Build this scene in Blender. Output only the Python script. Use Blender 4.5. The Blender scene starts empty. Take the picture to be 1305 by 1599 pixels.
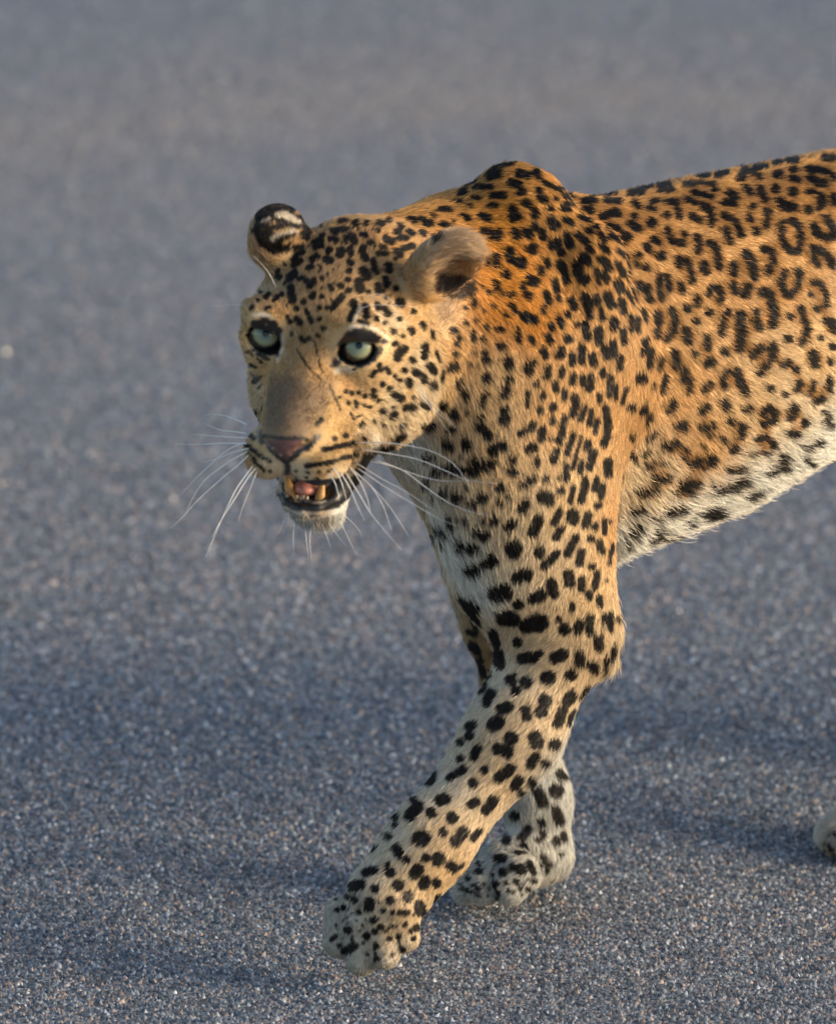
import bpy, math, random
import numpy as np
from mathutils import Vector, Matrix, Euler

# ------------------------------------------------------------------ camera, sky, sun, exposure
scene = bpy.context.scene
COL = scene.collection
TH = math.radians(14.0)                 # camera looks down at the road
DIST = 8.0
PXM = 1690.0                            # picture scale at the animal, photo pixels per metre
FPX = PXM * DIST
CAM = np.array([0.0, -DIST * math.cos(TH) + 612.5 / PXM * math.sin(TH), DIST * math.sin(TH) + 612.5 / PXM * math.cos(TH)])
AX = np.array([0.0, math.cos(TH), -math.sin(TH)])
UP = np.array([0.0, math.sin(TH), math.cos(TH)])

cam = bpy.data.cameras.new('camera')
cam_o = bpy.data.objects.new('camera', cam)
COL.objects.link(cam_o)
cam_o.location = CAM
cam_o.rotation_euler = (math.pi / 2 - TH, 0, 0)
cam.sensor_fit = 'VERTICAL'
cam.sensor_height = 36.0
cam.lens = 36.0 * FPX / 1599.0
cam.clip_start = 0.1
cam.clip_end = 5000
cam.dof.use_dof = True
cam.dof.focus_distance = DIST - 0.24
cam.dof.aperture_fstop = 6.0
scene.camera = cam_o

SUN_EL, SUN_AZ = math.radians(16), math.radians(75)   # azimuth measured from the camera side (-Y) towards +X
world = bpy.data.worlds.new('World')
scene.world = world
world.use_nodes = True
wn = world.node_tree.nodes
bg = wn['Background']
sky = wn.new('ShaderNodeTexSky')
sky.sky_type = 'NISHITA'
sky.sun_disc = False
sky.sun_elevation = SUN_EL
sky.sun_rotation = math.pi - SUN_AZ
sky.air_density = 1.0
sky.dust_density = 1.5
world.node_tree.links.new(sky.outputs[0], bg.inputs[0])
bg.inputs[1].default_value = 0.15
sun = bpy.data.lights.new('sun', 'SUN')
sun.energy = 3.2
sun.angle = math.radians(24)
sun.color = (1.0, 0.80, 0.56)
sun_o = bpy.data.objects.new('sun', sun)
COL.objects.link(sun_o)
sd = Vector((math.sin(SUN_AZ) * math.cos(SUN_EL), -math.cos(SUN_AZ) * math.cos(SUN_EL), math.sin(SUN_EL)))
sun_o.rotation_euler = sd.to_track_quat('Z', 'Y').to_euler()
sun_o.location = sd * 20
vs = scene.view_settings
vs.view_transform = 'Standard'
vs.look = 'None'
vs.exposure = 0.70
vs.gamma = 1.0
vs.use_curve_mapping = False

FUR = True
VOX = 0.0028
rng = np.random.default_rng(7)

# ------------------------------------------------------------------ frames
PSI = math.radians(40)
FW = np.array([-math.cos(PSI), -math.sin(PSI), 0.0])     # the way the animal walks
NE = np.array([math.sin(PSI), -math.cos(PSI), 0.0])      # its near side
T0 = 0.1023

def b2w(p):
    p = np.asarray(p, float)
    return p[..., 0:1] * FW + (p[..., 1:2] + T0) * NE + p[..., 2:3] * np.array([0, 0, 1.0])

def w2b(p):
    p = np.asarray(p, float)
    return np.stack([p @ FW, p @ NE - T0, p[..., 2]], -1)

def proj(pw):
    """world -> photo pixel"""
    d = np.asarray(pw) - CAM
    z = d @ AX
    return np.stack([652.5 + FPX * d[..., 0] / z, 799.5 - FPX * (d @ UP) / z], -1)

def ray(u, v):
    return AX + (u - 652.5) / FPX * np.array([1.0, 0, 0]) - (v - 799.5) / FPX * UP

def B(u, v, t):
    """body coordinates of the point seen at photo pixel (u, v), t metres to the near side of the body's midplane"""
    r = ray(u, v)
    k = (t + T0 - CAM @ NE) / (r @ NE)
    return w2b(CAM + k * r)

def unit(v):
    v = np.asarray(v, float)
    return v / np.linalg.norm(v)

# head frame: origin between the eyes; x = animal's left, y = along the muzzle, z = up
HYAW, HPITCH, HROLL = math.radians(21), math.radians(19), math.radians(3)
hx = np.array([math.cos(HYAW), -math.sin(HYAW), 0])
hf = np.array([-math.sin(HYAW), -math.cos(HYAW), 0])
hy = hf * math.cos(HPITCH) + np.array([0, 0, -math.sin(HPITCH)])
hz = hf * math.sin(HPITCH) + np.array([0, 0, math.cos(HPITCH)])
hx, hz = hx * math.cos(HROLL) - hz * math.sin(HROLL), hz * math.cos(HROLL) + hx * math.sin(HROLL)
HO_B = B(484, 531, 0.10)
HO = b2w(HO_B)
HR = np.stack([hx, hy, hz])              # rows

def h2w(p):
    return HO + np.asarray(p, float) @ HR

def h2b(p):
    return w2b(h2w(p))

def w2h(p):
    return (np.asarray(p) - HO) @ HR.T

if True:
    def HB(u, v, x):                      # head-local point seen at pixel with lateral x
        r = ray(u, v)
        k = (x - (CAM - HO) @ hx) / (r @ hx)
        return w2h(CAM + k * r)
    def HY(u, v, y):                      # head-local point seen at pixel with forward y
        r = ray(u, v)
        k = (y - (CAM - HO) @ hy) / (r @ hy)
        return w2h(CAM + k * r)
BH = np.stack([w2b(h2w(e)) - w2b(h2w([0, 0, 0])) for e in np.eye(3)])   # head axes in body coords (rows)

# ------------------------------------------------------------------ the animal as a blend of solids (body coordinates s, t, h)
PR = []          # (kind, data, k, op, centre, bounding radius)

def cone(a, b, ra, rb, k=0.03, op='u'):
    a, b = np.asarray(a, float), np.asarray(b, float)
    PR.append(('c', (a, b, ra, rb), k, op, (a + b) / 2, np.linalg.norm(b - a) / 2 + max(ra, rb)))

def chain(pts, k=0.03):
    for (a, ra), (b, rb) in zip(pts[:-1], pts[1:]):
        cone(a, b, ra, rb, k)

def ell(c, r, k=0.03, op='u', R=None):
    """ellipsoid, R rows = axes in body coords"""
    c, r = np.asarray(c, float), np.asarray(r, float)
    PR.append(('e', (c, r, R), k, op, c, max(r)))

def hell(c, r, k=0.012, op='u', rot=None):
    R = BH
    if rot is not None:
        R = np.array(Euler(rot).to_matrix()).T @ BH
    ell(h2b(c), r, k, op, R)

def hcone(a, b, ra, rb, k=0.012, op='u'):
    cone(h2b(a), h2b(b), ra, rb, k, op)

def tube(st, k=0.03):
    st = np.asarray(st, float)
    c = np.array([st[:, 0].mean(), 0, 0.5])
    PR.append(('t', st, k, 'u', c, 0.75))

def sdf_prim(kind, d, P):
    if kind == 'c':
        a, b, ra, rb = d
        ba = b - a
        L2 = ba @ ba
        pa = P - a
        t = np.clip(pa @ ba / L2, 0, 1)
        q = pa - t[:, None] * ba
        return np.sqrt((q * q).sum(1)) - (ra + (rb - ra) * t)
    if kind == 'e':
        c, r, R = d
        q = P - c
        if R is not None:
            q = q @ R.T
        q1 = q / r
        k0 = np.sqrt((q1 * q1).sum(1)) + 1e-9
        q2 = q1 / r
        k1 = np.sqrt((q2 * q2).sum(1)) + 1e-9
        return np.where(k0 < 0.05, -r.min(), k0 * (k0 - 1) / k1)
    if kind == 't':
        st = d
        s = P[:, 0]
        o = st[:, 0]
        hc, bb, aa = (np.interp(s, o, st[:, j]) for j in (1, 2, 3))
        y, z = P[:, 1], P[:, 2] - hc
        e = 2.3
        k0 = ((np.abs(y) / aa) ** e + (np.abs(z) / bb) ** e) ** (1 / e)
        rad = np.sqrt(y * y + z * z) + 1e-9
        dd = rad * (1 - 1 / np.maximum(k0, 1e-3))
        dd = np.maximum(dd, -np.minimum(aa, bb))
        over = np.maximum(o[0] - s, s - o[-1])
        return np.where(over > 0, np.sqrt(np.maximum(dd, 0) ** 2 + over ** 2), np.maximum(dd, over * 0.7))

def smin(a, b, k):
    h = np.maximum(k - np.abs(a - b), 0) / k
    return np.minimum(a, b) - h * h * k * 0.25

def sdf(P, prims=None):
    d = np.full(len(P), 1.0)
    for kind, data, k, op, c, r in (PR if prims is None else prims):
        if op == 'u':
            d = smin(d, sdf_prim(kind, data, P), k)
        else:
            d = -smin(-d, sdf_prim(kind, data, P), k)
    return d

def sdf_chunks(P, cell=0.08, far=0.05):
    """evaluate many points, skipping solids far from each cell"""
    key = np.floor(P / cell).astype(np.int64)
    kk = (key[:, 0] + 500) * 1000000 + (key[:, 1] + 500) * 1000 + key[:, 2] + 500
    order = np.argsort(kk, kind='stable')
    ks = kk[order]
    cuts = np.flatnonzero(np.diff(ks)) + 1
    out = np.empty(len(P))
    for idx in np.split(order, cuts):
        p = P[idx]
        c = (p.min(0) + p.max(0)) / 2
        rr = np.linalg.norm(p.max(0) - c)
        sel = [q for q in PR if np.linalg.norm(q[4] - c) - q[5] - rr < far + q[2]]
        out[idx] = sdf(p, sel)
    return out

# --- torso: s, centre height, half height, half width
tube([(-0.86, 0.59, 0.03, 0.03), (-0.80, 0.580, 0.07, 0.06), (-0.70, 0.560, 0.108, 0.092), (-0.56, 0.551, 0.116, 0.108), (-0.42, 0.535, 0.130, 0.122),
      (-0.25, 0.509, 0.154, 0.130), (-0.10, 0.496, 0.164, 0.120), (0.00, 0.503, 0.138, 0.102), (0.06, 0.515, 0.100, 0.074), (0.10, 0.525, 0.055, 0.042)])
# --- neck
nb = h2b([0, -0.105, -0.035])
chain([((-0.03, 0.0, 0.555), 0.098), ((0.08, 0.028, 0.565), 0.076), (tuple(nb), 0.066)], 0.05)
chain([((-0.08, 0.0, 0.610), 0.05), ((0.05, 0.012, 0.632), 0.050), ((0.13, 0.025, 0.622), 0.047), (tuple(h2b([0, -0.12, -0.014])), 0.045)], 0.05)
# --- near fore leg
chain([(B(795, 300, 0.045), 0.022), ((0.05, 0.090, 0.55), 0.045), ((0.075, 0.100, 0.45), 0.060)], 0.045)
chain([(B(832, 326, 0.06), 0.024), ((-0.03, 0.09, 0.53), 0.05)], 0.04)
chain([(B(838, 330, 0.07), 0.018), (B(925, 400, 0.112), 0.020), (B(955, 520, 0.122), 0.020)], 0.028)
EL = B(868, 1000, 0.108)
WR = B(668, 1318, 0.085)
chain([((0.055, 0.096, 0.45), 0.060), (B(815, 880, 0.098), 0.052), (EL + [0, 0, 0.02], 0.042)], 0.05)
chain([((-0.005, 0.085, 0.54), 0.058), (EL + [0.0, 0, 0.05], 0.040)], 0.05)
cone(B(928, 985, 0.108), B(936, 1026, 0.108), 0.020, 0.015, 0.032)
chain([(EL, 0.044), (B(800, 1150, 0.105), 0.038), (WR, 0.032), (B(605, 1400, 0.075), 0.036)], 0.03)
ell(B(785, 850, 0.035), (0.05, 0.05, 0.07), 0.05)
# near fore paw
for (u0, v0, u1, v1, t) in ((622, 1424, 630, 1462, 0.099), (600, 1443, 600, 1488, 0.090), (568, 1445, 565, 1498, 0.070), (540, 1430, 529, 1470, 0.048)):
    cone(B(u0, v0, t), B(u1, v1, t), 0.0190, 0.0145, 0.006)
# --- far fore leg
chain([((-0.05, -0.055, 0.615), 0.024), ((0.0, -0.075, 0.55), 0.045), ((0.0, -0.07, 0.47), 0.048)], 0.04)
ELF = B(806, 960, -0.075)
chain([((0.0, -0.07, 0.47), 0.048), (ELF, 0.034)], 0.05)
chain([((-0.05, -0.09, 0.54), 0.06), (ELF, 0.040)], 0.05)
chain([(ELF, 0.033), (B(814, 1080, -0.070), 0.029), (B(838, 1250, -0.058), 0.0245), (B(842, 1330, -0.052), 0.024)], 0.03)
chain([(B(846, 1335, -0.052), 0.025), (B(790, 1352, -0.05), 0.025)], 0.02)
for (u0, v0, u1, v1, t) in ((772, 1355, 728, 1374, -0.078), (778, 1360, 730, 1383, -0.052), (790, 1364, 757, 1385, -0.026), (812, 1362, 795, 1385, -0.004)):
    cone(B(u0, v0, t), B(u1, v1, t), 0.0195, 0.0165, 0.004)
# --- hind legs
for sg, (px, kx, hxx) in ((1, (-0.441, -0.53, -0.59)), (-1, (-0.74, -0.62, -0.83))):
    t = 0.05 * sg
    chain([((-0.68, 0.06 * sg, 0.58), 0.10), ((kx, 0.10 * sg, 0.40), 0.065), ((hxx, 0.065 * sg, 0.17), 0.03), ((px - 0.03, t, 0.045), 0.027), ((px, t, 0.032), 0.03)], 0.04)
    for q in (-0.028, -0.010, 0.010, 0.028):
        a = 0.046 - abs(q) * 0.5
        cone((px + 0.01, t + q, 0.028), (px + a, t + q * 1.1, 0.019), 0.02, 0.0175, 0.012)
# tail
chain([((-0.80, 0, 0.62), 0.04), ((-0.93, 0, 0.50), 0.032), ((-0.98, 0, 0.33), 0.028), ((-1.03, 0.01, 0.20), 0.026), ((-1.12, 0.02, 0.16), 0.024)], 0.03)

# --- head (head frame)
hell((0, -0.085, -0.014), (0.064, 0.080, 0.053), 0.03)
hell((0, -0.034, 0.006), (0.048, 0.042, 0.036), 0.025)                     # forehead
for sx in (-1, 1):
    hell((0.048 * sx, -0.040, -0.022), (0.026, 0.048, 0.034), 0.03)        # cheek bone
    hell((0.052 * sx, -0.070, -0.078), (0.031, 0.045, 0.044), 0.03)        # cheek
    hell((0.038 * sx, -0.052, -0.100), (0.028, 0.042, 0.030), 0.03)        # angle of the jaw
    hell((0.039 * sx, -0.003, 0.0245), (0.023, 0.016, 0.008), 0.014)        # brow
hcone((0, -0.012, -0.016), (0, 0.058, -0.058), 0.033, 0.021, 0.02)         # bridge of the nose
hcone((0, -0.02, -0.06), (0, 0.040, -0.076), 0.045, 0.032, 0.03)           # muzzle
for sx in (-1, 1):
    hell((0.023 * sx, 0.050, -0.086), (0.0245, 0.031, 0.022), 0.008)       # whisker pad
hell((0, 0.068, -0.060), (0.019, 0.013, 0.015), 0.008)                     # nose pad
# lower jaw
hcone((0.004, -0.05, -0.095), (0.008, 0.026, -0.140), 0.034, 0.019, 0.02)
hell((0.009, 0.040, -0.145), (0.026, 0.019, 0.018), 0.012)
# mouth
hell((0, 0.052, -0.116), (0.029, 0.045, 0.0130), 0.006, 's')
for sx in (-1, 1):
    hcone((0.026 * sx, 0.050, -0.116), (0.050 * sx, 0.012, -0.100), 0.009, 0.003, 0.006, 's')
# lower lip
hcone((0.030, 0.034, -0.128), (0.043, 0.006, -0.098), 0.010, 0.012, 0.015)
hcone((-0.020, 0.030, -0.126), (-0.034, 0.006, -0.098), 0.008, 0.010, 0.015)
for pts in (((0.030, 0.048, -0.130), (0.018, 0.060, -0.134), (0.006, 0.064, -0.135), (-0.008, 0.060, -0.133), (-0.018, 0.048, -0.129)),):
    for a, b in zip(pts[:-1], pts[1:]):
        hcone(a, b, 0.0052, 0.0055, 0.004)
# nostrils and the groove below the nose
for sx in (-1, 1):
    hcone((0.009 * sx, 0.083, -0.064), (0.019 * sx, 0.074, -0.060), 0.0032, 0.0026, 0.003, 's')
    hcone((0.019 * sx, 0.074, -0.060), (0.025 * sx, 0.066, -0.052), 0.0026, 0.0015, 0.003, 's')
hcone((0, 0.086, -0.072), (0, 0.084, -0.104), 0.0018, 0.0028, 0.003, 's')
# eyes
EYE_R = 0.0175
EC = {}
for sx in (-1, 1):
    c = np.array([0.0432 * sx, -0.006, -0.004])
    EC[sx] = c
    hell(c, (EYE_R + 0.0055,) * 3, 0.008)
    hell(c + np.array([0.0035 if sx > 0 else 0.003, 0.017, 0.0040]), (0.0172, 0.02, 0.0120), 0.003, 's', (0, math.radians(-14) * sx, 0))
for sx in (-1, 1):                                                         # hooded upper lid
    c = EC[sx]
    w_ = 0.020 if sx > 0 else 0.013
    hcone(c + np.array([-0.016 * sx, 0.0115, 0.0180]), c + np.array([0.003 * sx, 0.0125, 0.0247]), 0.0045, 0.0055, 0.008)
    hcone(c + np.array([0.003 * sx, 0.0125, 0.0247]), c + np.array([w_ * sx, 0.004, 0.0190]), 0.0055, 0.005, 0.008)
# ears
def ear(sx, base, tip, face, w=0.036, thick=0.020):
    base, tip = np.asarray(base, float), np.asarray(tip, float)
    up = unit(tip - base)
    f = np.asarray(face, float)
    f = unit(f - (f @ up) * up)
    side = np.cross(up, f)
    L = np.linalg.norm(tip - base)
    R = np.stack([side, f, up]) @ BH
    ell(h2b(base + up * L * 0.45), (w, thick, L * 0.56), 0.014, 'u', R)
    if sx < 0:
        ell(h2b(base + up * L * 0.50 + f * 0.019), (w * 0.82, thick * 0.98, L * 0.47), 0.005, 's', R)
    else:
        ell(h2b(base + up * L * 0.56 + f * 0.022), (w * 0.80, thick * 0.9, L * 0.42), 0.006, 's', R)
        ell(h2b(base + up * L * 0.36 + f * 0.014 - side * 0.008), (w * 0.62, thick * 1.05, L * 0.34), 0.005, 's', R)
ear(1, (0.074, -0.084, 0.012), (0.119, -0.092, 0.066), (0.42, 0.80, -0.45), 0.030, 0.021)
ear(-1, (-0.054, -0.085, 0.020), (-0.068, -0.095, 0.070), (-0.85, -0.30, -0.2), 0.030)

def build_surface():
    lo = np.array([-1.16, -0.24, -0.02])
    hi = np.array([0.50, 0.34, 0.80])
    nb_ = 8
    n = (np.ceil((hi - lo) / VOX / nb_).astype(int)) * nb_
    nbk = n // nb_
    # coarse pass
    ii = np.stack(np.meshgrid(*[np.arange(q) for q in nbk], indexing='ij'), -1).reshape(-1, 3)
    bs = VOX * nb_
    cc = lo + (ii + 0.5) * bs
    dc = sdf_chunks(cc, 0.3, 0.2)
    act = ii[np.abs(dc) < bs * 1.25]
    G = np.full(tuple(n), 1.0, np.float32)
    fill = ii[dc <= -bs * 1.25]
    G8 = G.reshape(nbk[0], nb_, nbk[1], nb_, nbk[2], nb_)
    G8[fill[:, 0], :, fill[:, 1], :, fill[:, 2], :] = -1
    loc = np.stack(np.meshgrid(*[np.arange(nb_)] * 3, indexing='ij'), -1).reshape(-1, 3)
    pts = (act[:, None, :] * nb_ + loc[None]).reshape(-1, 3)
    G[pts[:, 0], pts[:, 1], pts[:, 2]] = sdf_chunks(lo + pts * VOX)
    # surface nets
    S = G < 0
    m = np.zeros(tuple(n - 1), np.int8)
    for dx in (0, 1):
        for dy in (0, 1):
            for dz in (0, 1):
                m += S[dx:n[0] - 1 + dx, dy:n[1] - 1 + dy, dz:n[2] - 1 + dz]
    cells = np.argwhere((m > 0) & (m < 8))
    idx = np.full(tuple(n - 1), -1, np.int32)
    idx[cells[:, 0], cells[:, 1], cells[:, 2]] = np.arange(len(cells))
    acc = np.zeros((len(cells), 3))
    cnt = np.zeros(len(cells))
    corners = [(a, b, c) for a in (0, 1) for b in (0, 1) for c in (0, 1)]
    cv = {c: G[cells[:, 0] + c[0], cells[:, 1] + c[1], cells[:, 2] + c[2]].astype(float) for c in corners}
    for c in corners:
        for ax in range(3):
            if c[ax] == 0:
                e = list(c); e[ax] = 1; e = tuple(e)
                f0, f1 = cv[c], cv[e]
                x = (f0 < 0) != (f1 < 0)
                tt = np.where(x, f0 / np.where(x, f0 - f1, 1), 0)
                p = np.array(c, float)[None] + tt[:, None] * np.eye(3)[ax]
                acc += p * x[:, None]
                cnt += x
    V = lo + (cells + acc / cnt[:, None]) * VOX
    F = []
    for ax in range(3):
        a, b = [(1, 2), (2, 0), (0, 1)][ax]
        sl0 = [slice(None)] * 3; sl1 = [slice(None)] * 3
        sl0[ax] = slice(0, n[ax] - 1); sl1[ax] = slice(1, n[ax])
        x = np.argwhere(S[tuple(sl0)] != S[tuple(sl1)])
        x = x[(x[:, a] > 0) & (x[:, b] > 0) & (x[:, a] < n[a] - 1) & (x[:, b] < n[b] - 1)]
        ins = S[x[:, 0], x[:, 1], x[:, 2]]
        ea, eb = np.eye(3, dtype=int)[a], np.eye(3, dtype=int)[b]
        q = np.stack([idx[tuple((x - ea - eb).T)], idx[tuple((x - eb).T)], idx[tuple(x.T)], idx[tuple((x - ea).T)]], 1)
        q[~ins] = q[~ins][:, ::-1]
        F.append(q)
    F = np.concatenate(F)
    F = F[(F >= 0).all(1)]
    return V, F

def grad(V, e=0.0012):
    o = np.array([[1, -1, -1], [-1, -1, 1], [-1, 1, -1], [1, 1, 1]], float)
    g = sum(q[None] * sdf_chunks(V + q * e)[:, None] for q in o)
    return g / (np.linalg.norm(g, axis=1, keepdims=True) + 1e-12)

def mesh_obj(name, V, F, mat, parent=None, smooth=True):
    me = bpy.data.meshes.new(name)
    me.from_pydata(np.asarray(V).tolist(), [], F.tolist() if isinstance(F, np.ndarray) else F)
    if smooth:
        me.polygons.foreach_set('use_smooth', [True] * len(me.polygons))
    if mat:
        me.materials.append(mat)
    o = bpy.data.objects.new(name, me)
    COL.objects.link(o)
    if parent:
        o.parent = parent
    return o

def mat_new(name, color=(0.5, 0.5, 0.5), rough=0.6):
    m = bpy.data.materials.new(name)
    m.use_nodes = True
    p = m.node_tree.nodes['Principled BSDF']
    p.inputs['Base Color'].default_value = (*color, 1)
    p.inputs['Roughness'].default_value = rough
    return m


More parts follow.
